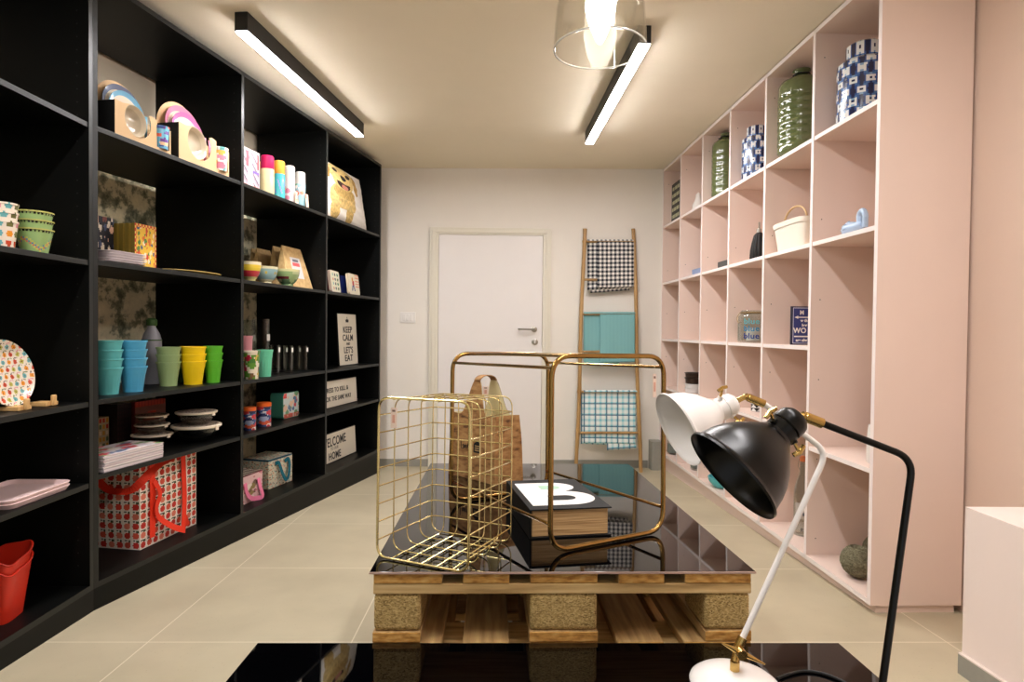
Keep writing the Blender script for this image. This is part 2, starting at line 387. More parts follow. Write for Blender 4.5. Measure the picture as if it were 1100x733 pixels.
# door
dr = bpy.data.objects.new('door_1', None); COL.objects.link(dr); dr.location = (0, YW, fz); struct(dr)
H0 = 1.968 - fz
MB().box(-.549, .372, -.03, 0, .004, H0).build('door_leaf', DOORM, dr, bev=.002)
fr = MB()
for x0, x1 in ((-.632, -.552), (.375, .449)): fr.box(x0, x1, -.028, 0, 0, H0+.066); fr.box(x0+.025, x1-.022, -.038, -.028, 0, H0+.04)
fr.box(-.552, .375, -.028, 0, H0+.003, H0+.066); fr.box(-.587, .41, -.038, -.028, H0+.018, H0+.04)
fr.build('door_frame', DOORF, dr, bev=.002)
hp = atY(574, 354, YW-.05); kp = atY(574.5, 367.5, YW-.03)
hz = hp.z-fz; hx = hp.x
hb = MB(); hb.lathe([(0, .026), (.008, .026), (.01, .022)], 24, 0, (0, -1, 0), (hx, -.03, hz), True)
hb.tube(fillet([(hx, -.035, hz), (hx, -.085, hz), (hx-.135, -.085, hz), (hx-.14, -.05, hz)], .02), .0085)
hb.build('door_handle', STEEL, dr)
hb = MB(); hb.lathe([(0, .028), (.008, .028), (.01, .024)], 24, 0, (0, -1, 0), (kp.x, -.03, kp.z-fz), True)
lk = hb.build('lock_escutcheon', STEEL, dr)
MB().box(kp.x-.005, kp.x+.005, -.043, -.0395, kp.z-fz-.012, kp.z-fz+.012).build('keyhole', WHITE, lk)
# light switch
s0 = atY(430, 347, YW); s1 = atY(446.5, 335.5, YW)
sw = thing('light_switch', 'white double rocker light switch on the white wall beside the door', 'light switch', ((s0.x+s1.x)/2, YW, (s0.z+s1.z)/2))
w2, h2 = (s1.x-s0.x)/2, (s1.z-s0.z)/2
MB().box(-w2, w2, -.009, 0, -h2, h2).build('switch_plate', WHITE, sw, bev=.003)
for dx in (-.03, .0, .03):
    MB().box(dx-.013, dx+.013, -.014, -.009, -h2*.62, h2*.62).build('rocker', WHITE, sw, bev=.002)
# low wall and grey tiled stub
t1 = slab('trim_1', [(1.525, -1.2), (1.885, -1.2), (1.885, 1.945), (1.525, 1.945)], zb, lambda x, y: .567, BOXP); struct(t1)
slab('base_tile', [(1.512, -1.2), (1.525, -1.2), (1.525, 1.945), (1.512, 1.945)], zb, lambda x, y: floor_z(y)+.064, TILEG, t1)
slab('tile_grout', [(1.512, -1.2), (1.525, -1.2), (1.525, 1.945), (1.512, 1.945)], lambda x, y: floor_z(y)+.064, lambda x, y: floor_z(y)+.069, TILETOP, t1)
o = MB(); o.add(*(lambda P: ([(x, 0, z) for x, z in P], [tuple(range(len(P)))]))([(0, 0)]*0) if False else ([], []))
pr = [(x, y) for x, y in rrect(.094, .13, .02, 4, 1.390, YW-.066)]
struct(slab('trim_2', pr, zb, lambda x, y: .158, TILEG))
# ================================================================== BLACK SHELVING
LZ = [.111, .536, .836, 1.389, 1.915]; LT = 2.509; LD = .53
def shelving(name, label, fr_, ybounds, levels, top, depth_, sgn, mt, me, hole, plinth_in=0, skip=None, zbase=.111, back=False, cat='shelving unit', hs=.05):
    """sgn: direction of the depth in the frame (-1: back at -x, +1: back at +x)."""
    root = thing(name, label, cat, (fr_.o[0], fr_.o[1], 0), fr_.a)
    X = lambda a: sorted((0, sgn*a))
    th = .022
    def bx(mb, d0, d1, y0, y1, z0, z1, edge=True):
        x0, x1 = sorted((sgn*d0, sgn*d1)); fm = [0]*6; fm[1 if sgn < 0 else 0] = 1 if edge else 0
        mb.box(x0, x1, y0, y1, z0, z1, fm=fm)
    n = len(ybounds)
    for i, y in enumerate(ybounds):
        y0 = y if i == 0 else (y-th if i == n-1 else y-th/2); mb = MB(); bx(mb, 0, depth_, y0, y0+th, zbase-th, top)
        # peg holes near the front and back edges
        z = zbase + .08
        while z < top-.05:
            for d in (.045, depth_-.06):
                for yy, sg in ((y0, -1), (y0+th, 1)):
                    if (i == 0 and sg < 0) or (i == n-1 and sg > 0): continue
                    mb.lathe([(0, .003), (.0004, .003)], 6, 2, (0, sg, 0), (sgn*d, yy, z), True)
            z += hs
        mb.build('side_panel' if i in (0, n-1) else 'divider', [mt, me, hole], root, smooth=False)
    mb = MB(); bx(mb, 0, depth_, ybounds[0]+th, ybounds[-1]-th, top-th, top); mb.build('top_panel', [mt, me], root, smooth=False)
    mb = MB(); bx(mb, 0, depth_, ybounds[0]+th, ybounds[-1]-th, zbase-th, zbase); mb.build('bottom_panel', [mt, me], root, smooth=False)
    for i in range(n-1):
        a = ybounds[i] + (th if i == 0 else th/2); b_ = ybounds[i+1] - (th if i == n-2 else th/2)
        for j, z in enumerate(levels[1:]):
            if skip and (i, j+1) in skip:
                z = skip[(i, j+1)]
                if z is None: continue
            mb = MB(); bx(mb, .003, depth_-.01, a, b_, z-.02, z); mb.build('shelf', [mt, me], root, smooth=False, bev=.001)
    # plinth scribed to the falling floor
    c = MB(); ya, yb_ = ybounds[0], ybounds[-1]; xi0, xi1 = sorted((sgn*plinth_in, sgn*(depth_-.02)))
    vs = []
    for x in (xi0, xi1):
        for y in (ya+(.012 if plinth_in else 0), yb_):
            wz = floor_z(fr_.w(x, y, 0).y); vs += [(x, y, wz), (x, y, zbase-th)]
    c.add(vs, [(0, 1, 3, 2), (4, 6, 7, 5), (0, 4, 5, 1), (2, 3, 7, 6), (0, 2, 6, 4), (1, 5, 7, 3)])
    c.build('plinth', [mt, me], root, smooth=False)
    if back:
        mb = MB(); x0, x1 = sorted((sgn*(depth_-.009), sgn*depth_)); mb.box(x0, x1, ybounds[0]+th, ybounds[-1]-th, zbase, top-th); mb.build('back_panel', mt, root, smooth=False)
    return root
LWD = .9355
shelving('shelving_unit', 'tall black three-bay shelving running at an angle to the white back wall', LF, [0, LWD, 2*LWD, 3*LWD], LZ, LT, LD, -1, BLACKWOOD, BLACKEDGE, HOLEB)
shelving('shelving_unit', 'black shelving bay nearest the camera at the left edge, holding the round plate', NF, [-1.3, -.001], LZ[:1]+[.515, .833, 1.383, 1.914], LT, LD, -1, BLACKWOOD, BLACKEDGE, HOLEB)
RZ = [.058, .643, 1.0659, 1.5647, 2.068]; RWD = .5070
pinku = shelving('shelving_unit', 'tall pale pink cubby shelving along the pink right wall', RF, [k*RWD for k in range(7)], RZ, 2.578, .375, 1, PINK, PINKEDGE, HOLE,
         plinth_in=.03, skip={(0, 1): .585, (0, 2): None}, zbase=.058, back=True, hs=.032*12)
# ================================================================== CEILING LIGHTS AND PENDANT
def linear(name, label, cx, cy, rz, L=1.46, w=.062, h=.09, group=None):
    z = ceil_z(cx)
    t = thing(name, label, 'ceiling light', (cx, cy, z), rz, group)
    mb = MB(); mb.box(-w/2, w/2, -L/2, L/2, -h+.004, -.0018); mb.build('housing', LAMPB, t, bev=.002)
    mb = MB(); mb.box(-w/2+.004, w/2-.004, -L/2+.004, L/2-.004, -h-.002, -h+.004); mb.build('diffuser', LEDM, t, bev=.001)
    return t
cl = (-1.085, 3.525); cr_ = (.655, 3.645)
linear('linear_ceiling_light', 'black linear ceiling light above the black shelving', cl[0], cl[1], radians(-7.4), 1.49)
linear('linear_ceiling_light', 'black linear ceiling light behind the glass pendant', cr_[0]-.005, cr_[1], radians(1.3), 1.54)
pc = atY(644.3, 53, 1.44)
pt = thing('pendant_lamp', 'clear glass bell pendant lamp with bright bulb hanging from the ceiling', 'pendant lamp', pc)
prof = [(0, .1085), (.04, .107), (.09, .103), (.14, .094), (.18, .08), (.21, .062), (.235, .04), (.245, .03)]
g = MB(); g.lathe([(z, r) for z, r in prof] + [(z, r-.003) for z, r in prof[::-1]], 64, closed=True); g.build('glass_shade', PENDG, pt)
g = MB(); g.lathe([(0, 0.0012), (.001, .002)], 8, 0, None, (0, 0, 0)) if False else None
rim = MB(); rim.tube([(.1072*cos(2*pi*k/64), .1072*sin(2*pi*k/64), 0) for k in range(64)], .0022, 8, closed=True); rim.build('shade_rim', mat('glass_rim', (235, 235, 230), .1, trans=.6), pt)
ck = MB(); ck.lathe([(.165, .018), (.17, .024), (.23, .024), (.25, .034), (.258, .034), (.262, .006)], 24, cap=True); ck.build('lamp_holder', LWHITE, pt)
bl = MB(); bl.lathe([(.012, .0005), (.014, .005), (.025, .012), (.045, .02), (.07, .03), (.1, .036), (.13, .032), (.155, .02), (.17, .014)], 28, cap=True); bl.build('bulb', BULB, pt)
zc = ceil_z(pc.x) - pc.z
cb = MB(); cb.tube([(0, 0, .26), (0, 0, zc-.02)], .003, 8); cb.build('cord', LWHITE, pt)
cb = MB(); cb.lathe([(zc-.025, .045), (zc-.001, .05)], 24, cap=True); cb.build('ceiling_rose', LWHITE, pt)
# ================================================================== PALLETS AND GLASS TOPS
def make_pallet(label, loc, rz):
    t = thing('wooden_pallet', label, 'pallet', loc, rz, None, -math.atan(SL))
    rnd = random.Random(3)
    xs = []; x = -.4
    for w in (.145, .1, .145, .1, .145): xs.append((x, x+w)); x += w+.04125
    for a, b_ in xs:
        MB().box(a+.001, b_-.001, rnd.uniform(0, .004), 1.2-rnd.uniform(0, .004),   .1221, .1437, fm=[0, 0, 1, 1, 0, 0]).build('deck_board', [WOODL, ENDG], t, bev=.0025)
    for y in (0.003, .5275, 1.052):
        MB().box(-.4, .4, y, y+.145, .1001, .122).build('stringer_board', WOODX, t, bev=.002)
        for x, w in ((-.4, .1), (-.0725, .145), (.3, .1)):
            MB().box(x+.001, x+w-.001, y+.002, y+.143, .0221, .1).build('block', CHIP, t, bev=.009)
    for x, w in ((-.4, .1), (-.0725, .145), (.3, .1)):
        MB().box(x, x+w, .001, 1.199, 0, .022, fm=[0, 0, 1, 1, 0, 0]).build('bottom_board', [WOODL, ENDG], t, bev=.002)
    return t
GA = radians(.56); TX = -math.atan(SL)
def tf(loc, rz): return Matrix.Translation(loc) @ Matrix.Rotation(rz, 4, 'Z') @ Matrix.Rotation(TX, 4, 'X')
SB = Vector((.1402, 1.2477, floor_z(1.2477))); MR = tf(SB, GA)
p0 = make_pallet('topmost wooden pallet of the rear stack, directly under the black glass top', MR @ Vector((0, 0, .432)), GA)
for k, lb in ((2, 'second pallet down in the rear stack, its deck seen between the blocks above'), (1, 'third pallet down in the rear stack behind the front glass table'), (0, 'bottom pallet of the rear stack, resting on the tiled floor')):
    dup(p0, MR @ Vector((0, 0, .144*k)), GA, lb)
gt = thing('glass_tabletop', 'black glass top on the rear pallet stack carrying the wire basket and book', 'tabletop', MR @ Vector((0, 0, .5762)), GA, None, TX)
MB().box(-.407, .407, -.002, 1.215, 0, .0045).build('glass_sheet', BGLASS, gt, bev=.001)
MB().box(-.4075, .4075, -.0035, -.0021, .0002, .0043).build('front_edge_strip', GEDGE, gt, smooth=False)
FBx = .112; FY1 = 1.236
MF0 = Vector((FBx-.6, FY1, floor_z(FY1)))      # front stack: pallets turned sideways, long side towards the rear stack
def tf2(k):
    # pallet length along +X, width along -Y
    return Matrix.Translation((FBx-.6, FY1-.4, 0)) 
for k, lb in ((2, 'topmost pallet of the front stack, under the wide black glass'), (1, 'middle pallet of the front stack below the wide black glass'), (0, 'bottom pallet of the front stack standing on the floor')):
    r = p0.copy(); COL.objects.link(r); r['label'] = lb
    # tilt with the floor: rotate about world X after turning the pallet sideways
    M = Matrix.Translation((FBx, FY1-.4, floor_z(FY1-.4))) @ Matrix.Rotation(TX, 4, 'X') @ Matrix.Translation((-.6, 0, .144*k)) @ Matrix.Rotation(-pi/2, 4, 'Z')
    loc, rot, sc = M.decompose(); r.location = loc; r.rotation_euler = rot.to_euler('XYZ')
    for ch in p0.children: c = ch.copy(); COL.objects.link(c); c.parent = r
MFt = Matrix.Translation((FBx, FY1-.4, floor_z(FY1-.4))) @ Matrix.Rotation(TX, 4, 'X')
gf = thing('glass_tabletop', 'wide black glass top of the front pallet stack at the bottom of the picture', 'tabletop', MFt @ Vector((0, 0, .4322)), 0, None, TX)
MB().box(-.605, .605, -.405, .4, 0, .0048).build('glass_sheet', BGLASS, gf, bev=.001)
GN = Vector((0, SL, 1)); GT = MR @ Vector((0, 0, .5807)); GTF = MFt @ Vector((0, 0, .437))
def onG(px, py): return hit(px, py, GN, GN.dot(GT))
def onF(px, py): return hit(px, py, GN, GN.dot(GTF))
def gz(x, y): return (GN.dot(GT) - SL*y)
# ------------------------------------------------------------------ wire basket lying on its side
def tilt_thing(name, label, cat, loc, rz, group=None):
    # an object resting on the sloping glass: turn about Z, then tilt with the slope
    t = thing(name, label, cat, loc, 0, group)
    M = Matrix.Rotation(TX, 4, 'X') @ Matrix.Rotation(rz, 4, 'Z'); t.rotation_euler = M.to_euler('XYZ'); return t
A = Vector((-.2685, 1.347)); B = Vector((-.0608, 1.2477)); ang = atan2(B.y-A.y, B.x-A.x)
BW, BD, BH = .230, .222, .356
bk = tilt_thing('wire_basket', 'pale gold wire basket standing on its end on the black glass', 'basket', (A.x, A.y, gz(A.x, A.y)+.0005), ang)
# local: x along A->B (mouth), y into the basket, z up
rm = MB(); r_ = .0028
mo = fillet([(0, 0, r_), (BW, 0, r_), (BW, 0, BH), (0, 0, BH)], .028, 6, True); rm.tube(mo, r_, 10, closed=True); rm.build('rim_wire', GOLDW, bk)
wr = .0016
ny = 4
for i in range(1, ny+1):                       # hoops parallel to the mouth
    y = BD*i/ny*.995
    mb = MB(); mb.tube(fillet([(.004, y, wr+.001), (BW-.004, y, wr+.001), (BW-.004, y, BH-.004), (.004, y, BH-.004)], .028, 6, True), wr, 8, closed=True); mb.build('hoop_wire', GOLDW, bk)
for j in range(1, 9):                          # U wires round the three upright sides
    z = BH*j/9.0
    mb = MB(); mb.tube(fillet([(0, 0, z), (0.002, BD+.004, z), (BW-.002, BD+.004, z), (BW, 0, z)], .02, 6), wr, 8); mb.build('side_wire', GOLDW, bk)
for j in range(1, 6):                          # long wires running over top, back and bottom
    x = BW*j/6
    mb = MB(); mb.tube(fillet([(x, 0, wr+.002), (x, BD+.002, wr+.002), (x, BD+.002, BH-.003), (x, 0, BH-.003)], .026, 6), wr, 8); mb.build('base_wire', GOLDW, bk)
def price_tag(parent, x, y, z, h=.05, w=.016, rz=0):
    mb = MB(); mb.M = Matrix.Translation((x, y, z)) @ Matrix.Rotation(rz, 4, 'Z')
    mb.box(-w/2, w/2, -.0005, .0005, -h, 0, col=(230, 208, 192)); mb.box(-w*.22, w*.22, -.0011, -.0006, -h*.75, -h*.35, col=(210, 156, 136)); mb.box(-w*.25, w*.25, -.001, -.0006, -h*.2, -h*.1, col=(120, 90, 76))
    mb.tube([(0, 0, 0), (0, 0, .02)], .0006, 5)
    for i in range(len(mb.c)):
        if mb.c[i] is None: mb.c[i] = (230, 220, 200)
    return mb.build('price_tag', PRINT, parent, smooth=False)
price_tag(bk, .036, .006, BH-.022, .045, .016)
# ------------------------------------------------------------------ brass tube side-table frame
f1l = Vector((.1187, 1.3687)); f1r = Vector((.4222, 1.5409)); f2l = Vector((-.1364, 1.8337))
ang = atan2(f1r.y-f1l.y, f1r.x-f1l.x); FWd = (f1r-f1l).length; FDp = (f2l-f1l).length; FH = .452
ft = tilt_thing('table_frame', 'antique brass tube side table frame standing over the thick book', 'table frame', (f1l.x, f1l.y, gz(f1l.x, f1l.y)+.0008), ang)
tr_ = .0062
for y in (0, FDp):
    mb = MB(); mb.tube(fillet([(0, y, tr_), (FWd, y, tr_), (FWd, y, FH), (0, y, FH)], .055, 9, True), tr_, 14, closed=True); mb.build('end_loop', COPPER, ft)
for x in (0.004, FWd-.004):
    for z in (.066, FH-.028):
        mb = MB(); mb.tube([(x, .004, z), (x, FDp-.004, z)], .0042, 10); mb.build('rail', COPPER, ft)
for x in (.055, FWd-.055):
    mb = MB(); mb.tube([(x, .0, FH), (x, FDp, FH)], .0042, 10); mb.build('top_rail', COPPER, ft)
price_tag(ft, FWd-.032, .0, FH-.045, .06, .012)
# ------------------------------------------------------------------ thick book with a big white B
bkp = Vector((.0805, 1.487)); bang = radians(9.3)
bo = tilt_thing('hardback_book', 'thick black hardback book with a large white letter B on its cover', 'book', (bkp.x, bkp.y, gz(bkp.x, bkp.y)+.0005), bang)
bw, bd, bh = .207, .33, .072
MB().box(-.002, bw, -.006, bd, 0, .0035).box(-.002, bw, -.006, bd, bh-.0035, bh).box(-.004, .0, -.006, bd, 0, bh).build('cover', BOOKC, bo, bev=.001)
MB().box(.003, bw-.008, .002, bd-.006, .0036, bh-.0036).build('page_block', PAGES, bo, bev=.001)
def arcp(cx, cy, rx, ry, a0, a1, n=14): return [(cx+rx*cos(radians(a0+(a1-a0)*k/n)), cy+ry*sin(radians(a0+(a1-a0)*k/n))) for k in range(n+1)]
def flat(mb, pts, z, mi=0):
    mb.add([(x, y, z) for x, y in pts], [tuple(range(len(pts)))], mi)
# B drawn as white solid outline with counters; x 0..1 across, y 0..1 up
def BP(x, y): return (.012 + x*(bw-.024), .03 + y*(bd-.075))
up_o = [(0, 0), (.58, 0)] + arcp(.58, .29, .42, .29, -90, 90) + [(.52, .55)] + arcp(.52, .78, .36, .22, -75, 90) + [(0, 1)]
lower_c = [(.33, .18), (.58, .18)] + arcp(.58, .285, .14, .1, -90, 90) + [(.33, .385)]
upper_c = [(.33, .66), (.52, .66)] + arcp(.52, .755, .13, .095, -90, 90) + [(.33, .85)]
WB = mat('white_cover_print', (240, 238, 234), .5); GB = mat('mint_cover_print', (168, 204, 178), .5)
mb = MB(); flat(mb, [BP(*p) for p in up_o], bh+.0004, 0); flat(mb, [BP(*p) for p in lower_c], bh+.0008, 1); flat(mb, [BP(*p) for p in upper_c], bh+.0008, 2)
mb.build('cover_lettering', [WB, BOOKC, GB], bo, smooth=False)
# ------------------------------------------------------------------ cork tote
fl, fr_c, br = onG(478, 508), onG(532, 522), onG(564, 515)
fa = atan2(fr_c.y-fl.y, fr_c.x-fl.x); wv = Vector((cos(fa), sin(fa))); dv = Vector((-sin(fa), cos(fa)))
bw2 = (fr_c-fl).length/2*.93; bd2 = .066
cc = Vector((fr_c.x, fr_c.y)) - wv*bw2 + dv*bd2
bc = Vector((cc.x, cc.y, gz(cc.x, cc.y)+.0005))
bag = tilt_thing('tote_bag', 'brown cork tote bag with cream lining standing behind the wire basket', 'bag', bc, fa)
hb0, hs0 = .226, .352
def ztop(u):
    a = abs(u); k = min(1, max(0, (.80-a)/.69)); k = 1 if a < .11 else k*k*(3-2*k)
    return hb0 + .006*a*a + (hs0-hb0)*(k**2.3)
def panel(sg, off):
    def fn(a, b_):
        u = a*2-1; u = math.copysign(abs(u)**.9, u); z = ztop(u)*b_; w = bw2*(1-.10*min(z, hb0)/hb0); lean = max(0, (z-.10)/(hs0-.10))
        y = sg*(bd2 - off - .026*lean**1.5); return (u*(w-off*.3), y, z + off*.5)
    return fn
for sg, nm in ((-1, 'front_panel'), (1, 'back_panel')):
    mb = MB(); mb.grid(panel(sg, 0), 90, 34, 0); mb.grid(panel(sg, .0022), 90, 34, 1); mb.build(nm, [CORK, CREAM], bag)
for sg in (-1, 1):
    mb = MB()
    for off, mi in ((0, 0), (.002, 1)):
        def fn(a, b_, off=off):
            z = hb0*b_*1.03; w = bw2*(1-.10*min(z, hb0)/hb0); lean = max(0, (z-.12)/(hs0-.12)); yy = (bd2 - .026*lean**1.5)
            return (sg*(w - off - .012*sin(pi*a)*b_), (a*2-1)*yy, z)
        mb.grid(fn, 8, 10, mi)
    mb.build('gusset', [CORK, CREAM], bag)
MB().box(-bw2, bw2, -bd2, bd2, 0, .003).build('bag_base', CORK, bag)
mb = MB()
def hf(a, b_):
    t = pi*a; return ((b_-.5)*bw2*.25, -(bd2-.026)*cos(t), hs0 - .002 + .022*sin(t))
mb.grid(hf, 12, 3, 0); mb.build('handle_join', [CORK], bag, thick=.003)
lg = MB(); lg.M = Matrix.Translation((.035, -bd2-.0006, .118)) @ Matrix.Rotation(-.03, 4, 'X') @ Matrix.Diagonal((1.5, 1, 1.1, 1)) @ Matrix.Rotation(0, 4, 'X')
lg.poly([(-.013, -.018), (.013, -.018), (.013, .010), (.006, .016), (.006, .02), (-.006, .02), (-.006, .016), (-.013, .010)], .0008, 0)
for zz in (-.01, -.003, .004): lg.box(-.008, .008, -.0008, -.0001, zz-.0015, zz+.0015, 1)
# handwriting-like word to the left of the logo
scr = [(-.062, .018), (-.06, -.012), (-.052, -.012), (-.048, 0), (-.052, .004), (-.055, -.004), (-.048, -.01), (-.04, 0), (-.044, .004), (-.046, -.005), (-.038, -.01), (-.032, .014), (-.033, -.01), (-.03, 0), (-.025, .003), (-.029, -.002), (-.022, -.012)]
lg.tube(fillet([(x, -.0006, z) for x, z in scr], .006, 3), .0011, 5, 0)
lg.build('printed_logo', [DARK, KRAFT], bag, smooth=False)
price_tag(bag, .0, 0, .33, .035, .02, -fa)
# ------------------------------------------------------------------ bamboo ladder and towels
LN = Vector((0, 1, -.09)); LDK = 5.405 - .09*2.03
def onL(px, py, off=0): return hit(px, py, LN, LDK - off)
def rail_px(side, py):
    return 628 + (619-628)*(py-246)/(505-246) if side < 0 else 680.5 + (688-680.5)*(py-246)/(509-246)
lad = thing('bamboo_ladder', 'bamboo towel ladder leaning against the white back wall', 'ladder', (0, 0, 0))
base = onL(652, 505); lad.location = (base.x, base.y, floor_z(base.y))
def loc_(P): return Vector(P) - lad.location
for sd in (-1, 1):
    top = onL(rail_px(sd, 246), 246); bot = onL(rail_px(sd, 506), 506)
    k = (bot.z - floor_z(bot.y) - .0)/(top.z-bot.z); bot = bot + (bot-top)*k
    pts = []; rr = []
    nn = 6; 
    for i in range(nn*6+1):
        t = i/(nn*6); pts.append(loc_(bot.lerp(top, t)) + Vector((.004*sin(t*9+sd), 0, 0))); ph = (t*nn + (.3 if sd > 0 else 0)) % 1
        rr.append(.0165*(1.14 if min(ph, 1-ph) < .04 else 1))
    MB().tube(pts, rr, 14).build('rail', BAMBOO, lad)
for py in (259.5, 300.5, 337.5, 378, 421, 465):
    a = onL(rail_px(-1, py)-2, py); b_ = onL(rail_px(1, py)+1, py); MB().tube([loc_(a.lerp(b_, t/8)) for t in range(9)], [.0105*(1.15 if t in (3, 6) else 1) for t in range(9)], 12).build('rung', BAMBOO, lad)
def towel(name, label, m, panels, wrap, group=None):
    """panels: (left px, right px, top py, bottom py left, bottom py right, offset, wave)"""
    P0 = onL(655, panels[0][2]); t = thing(name, label, 'towel', P0, 0, group); k = 0
    for (xl_, xr_, yt, ybl, ybr, off, wv) in panels:
        TL, TR_, BL, BR = onL(xl_, yt, off), onL(xr_, yt, off), onL(xl_, ybl, off), onL(xr_, ybr, off)
        W = (TR_-TL).length; Hh = (TL-BL).length
        def fn(u, v):
            p = TL.lerp(TR_, u).lerp(BL.lerp(BR, u), v)
            r0 = .012; y = 0
            q = v*Hh
            tuck = max(0, 1 - q/r0)
            p = p - P0 + Vector((0, (off)*tuck**2 + wv*sin(u*11+k)*min(1, v*2), 0)); return p
        mb = MB(); mb.grid(fn, 24, 30, 0, uvf=lambda u, v: (u*W, v*Hh)); mb.build('towel_layer', m, t, thick=.004); k += 2
    xl_, xr_, py = wrap
    A_, B_ = onL(xl_, py, 0), onL(xr_, py, 0)
    def fw(u, v):
        t_ = pi*v; return A_.lerp(B_, u) - P0 + Vector((0, -.016*cos(t_), .014*sin(t_)-.002))
    mb = MB(); mb.grid(fw, 20, 8, 0, uvf=lambda u, v: (u*(B_-A_).length, -v*.045)); mb.build('towel_fold', m, t, thick=.004)
    return t
towel('towel', 'navy and white gingham towel on the top rungs of the bamboo ladder', GING, [(631, 679, 259, 312, 309, -.014, .003), (634, 676, 259, 315, 312, -.02, .003), (641.5, 681, 259, 309, 308, .018, .003)], (631, 680, 259), 'towels on the bamboo ladder')
towel('towel', 'plain ribbed teal towel on the middle rungs of the bamboo ladder', TEALS, [(627, 665, 337, 391, 391, -.018, .003), (644.5, 682, 337, 390, 389, .018, .003)], (627, 682, 337), 'towels on the bamboo ladder')
towel('towel', 'white and aqua plaid towel on the lowest rungs of the bamboo ladder', PLAID, [(624, 655, 421, 477, 478, -.020, .003), (627, 683, 421, 476, 477, -.012, .001), (652, 683.5, 421, 484, 482, -.016, .001)], (627, 684, 421), 'towels on the bamboo ladder')
# ------------------------------------------------------------------ desk lamps
def lamp(label, rimpx, rimY, R, ax, Mshade, path, pathY, tube_r, base_c, brass_px, screws, Mbase):
    t = thing('desk_lamp', label, 'desk lamp', base_c); O_ = Vector(base_c)
    L_ = lambda P: Vector(P) - O_
    a = Vector(ax).normalized(); c = atY(rimpx[0], rimpx[1], rimY)
    pr = [(0, 1), (-.015, 1.02), (.03, 1.03), (.05, .99), (.12, .955), (.35, .9), (.55, .82), (.75, .70), (.95, .54), (1.1, .41), (1.17, .35), (1.19, .28)]
    inn = [(1.15, .0), (1.15, .3), (1.05, .42), (.92, .53), (.72, .68), (.53, .8), (.33, .88), (.1, .935), (.02, .97)]
    mb = MB(); mb.lathe([(z*R, r*R) for z, r in inn] + [(z*R, r*R) for z, r in pr], 64, 0, -a, L_(c)); mb.build('shade', Mshade, t, ang=60)
    mb = MB(); mb.lathe([(z*R, r*R) for z, r in [(1.16, .36), (1.2, .33), (1.24, .30), (1.42, .31), (1.44, .285), (1.47, .31), (1.62, .31), (1.70, .29), (1.78, .22), (1.8, .1)]], 40, 0, -a, L_(c), cap=True); hsg = mb.build('socket_housing', Mshade, t)
    # brass swivel between housing and arm
    b0 = L_(atY(*brass_px[0], pathY[-1])); b1 = L_(atY(*brass_px[1], pathY[-1]))
    mb = MB(); mb.tube([b0, b0.lerp(b1, .12), b0.lerp(b1, .14), b1], [.0066, .0066, .0078, .0078], 20); hc = L_(c) - a*R*1.7
    mb.tube([hc, b0], .005, 10); sw_ = mb.build('swivel', BRASS, t, ang=50)
    for (q, tow) in screws:
        s0_ = L_(atY(q[0], q[1], rimY)); s1_ = L_(c) - a*R*tow; s1_ = s1_ + (s0_-s1_).normalized()*R*.24; d = (s0_-s1_).normalized()
        mb = MB(); mb.tube([s1_, s1_.lerp(s0_, .45)], R*.07, 10, 0); mb.tube([s1_.lerp(s0_, .4), s0_], R*.035, 8, 1); s = d.cross(a).normalized()
        mb.tube([s0_ - a*R*.14 , s0_ - a*R*.05 + d*R*.02, s0_ + d*R*.05, s0_ + a*R*.05+ d*R*.02, s0_ + a*R*.14], [R*.045, R*.05, R*.04, R*.05, R*.045], 8, 1)
        mb.build('thumbscrew', [Mshade, BRASS], hsg)
    pts = [L_(atY(p[0], p[1], y)) for p, y in zip(path, pathY)]
    mb = MB(); mb.tube(fillet(pts, .028, 8), tube_r, 16); mb.build('arm', Mshade, t)
    # base
    mb = MB(); mb.lathe([(0, .078), (.004, .0795), (.008, .078), (.014, .07), (.021, .052), (.026, .03), (.028, .008)], 56, 0, GN, (0, 0, 0), cap=True); mb.build('base', Mbase, t)
    p0_ = Vector((0, 0, .027)); p1_ = pts[0]; d = (pts[1]-pts[0]).normalized()
    mb = MB(); mb.tube([p0_, p0_+Vector((0, 0, .018))], .0085, 18); mb.lathe([(-.011, .0075), (-.009, .0095), (.009, .0095), (.011, .0075)], 20, 0, (0, -1, 0), p0_.lerp(p1_, .62) if (p1_-p0_).length > .02 else p0_+Vector((0, 0, .02)), True)
    mb.tube([p1_ - d*.022, p1_ + d*.004], .0085, 18); mb.tube([p0_ + Vector((0, 0, .016)), p1_ - d*.016], .0075, 16); mb.build('base_joint', BRASS, t, ang=50)
    return t, p0_, p1_
wb = onF(789, 737) + Vector((0, 0, .0008)); wl_, q0, q1 = lamp('white desk lamp with brass joints, its round base on the front black glass', (728, 461.5), 1.12, .0705, (-.92, -.17, -.39), LWHITE,
    [(797, 687), (888.5, 486), (820, 433.5)], [1.1, 1.135, 1.14], .0054, wb, [(801, 426), (820.6, 434)], [((776, 418), 1.22), ((794, 452), 1.4)], LWHITE)
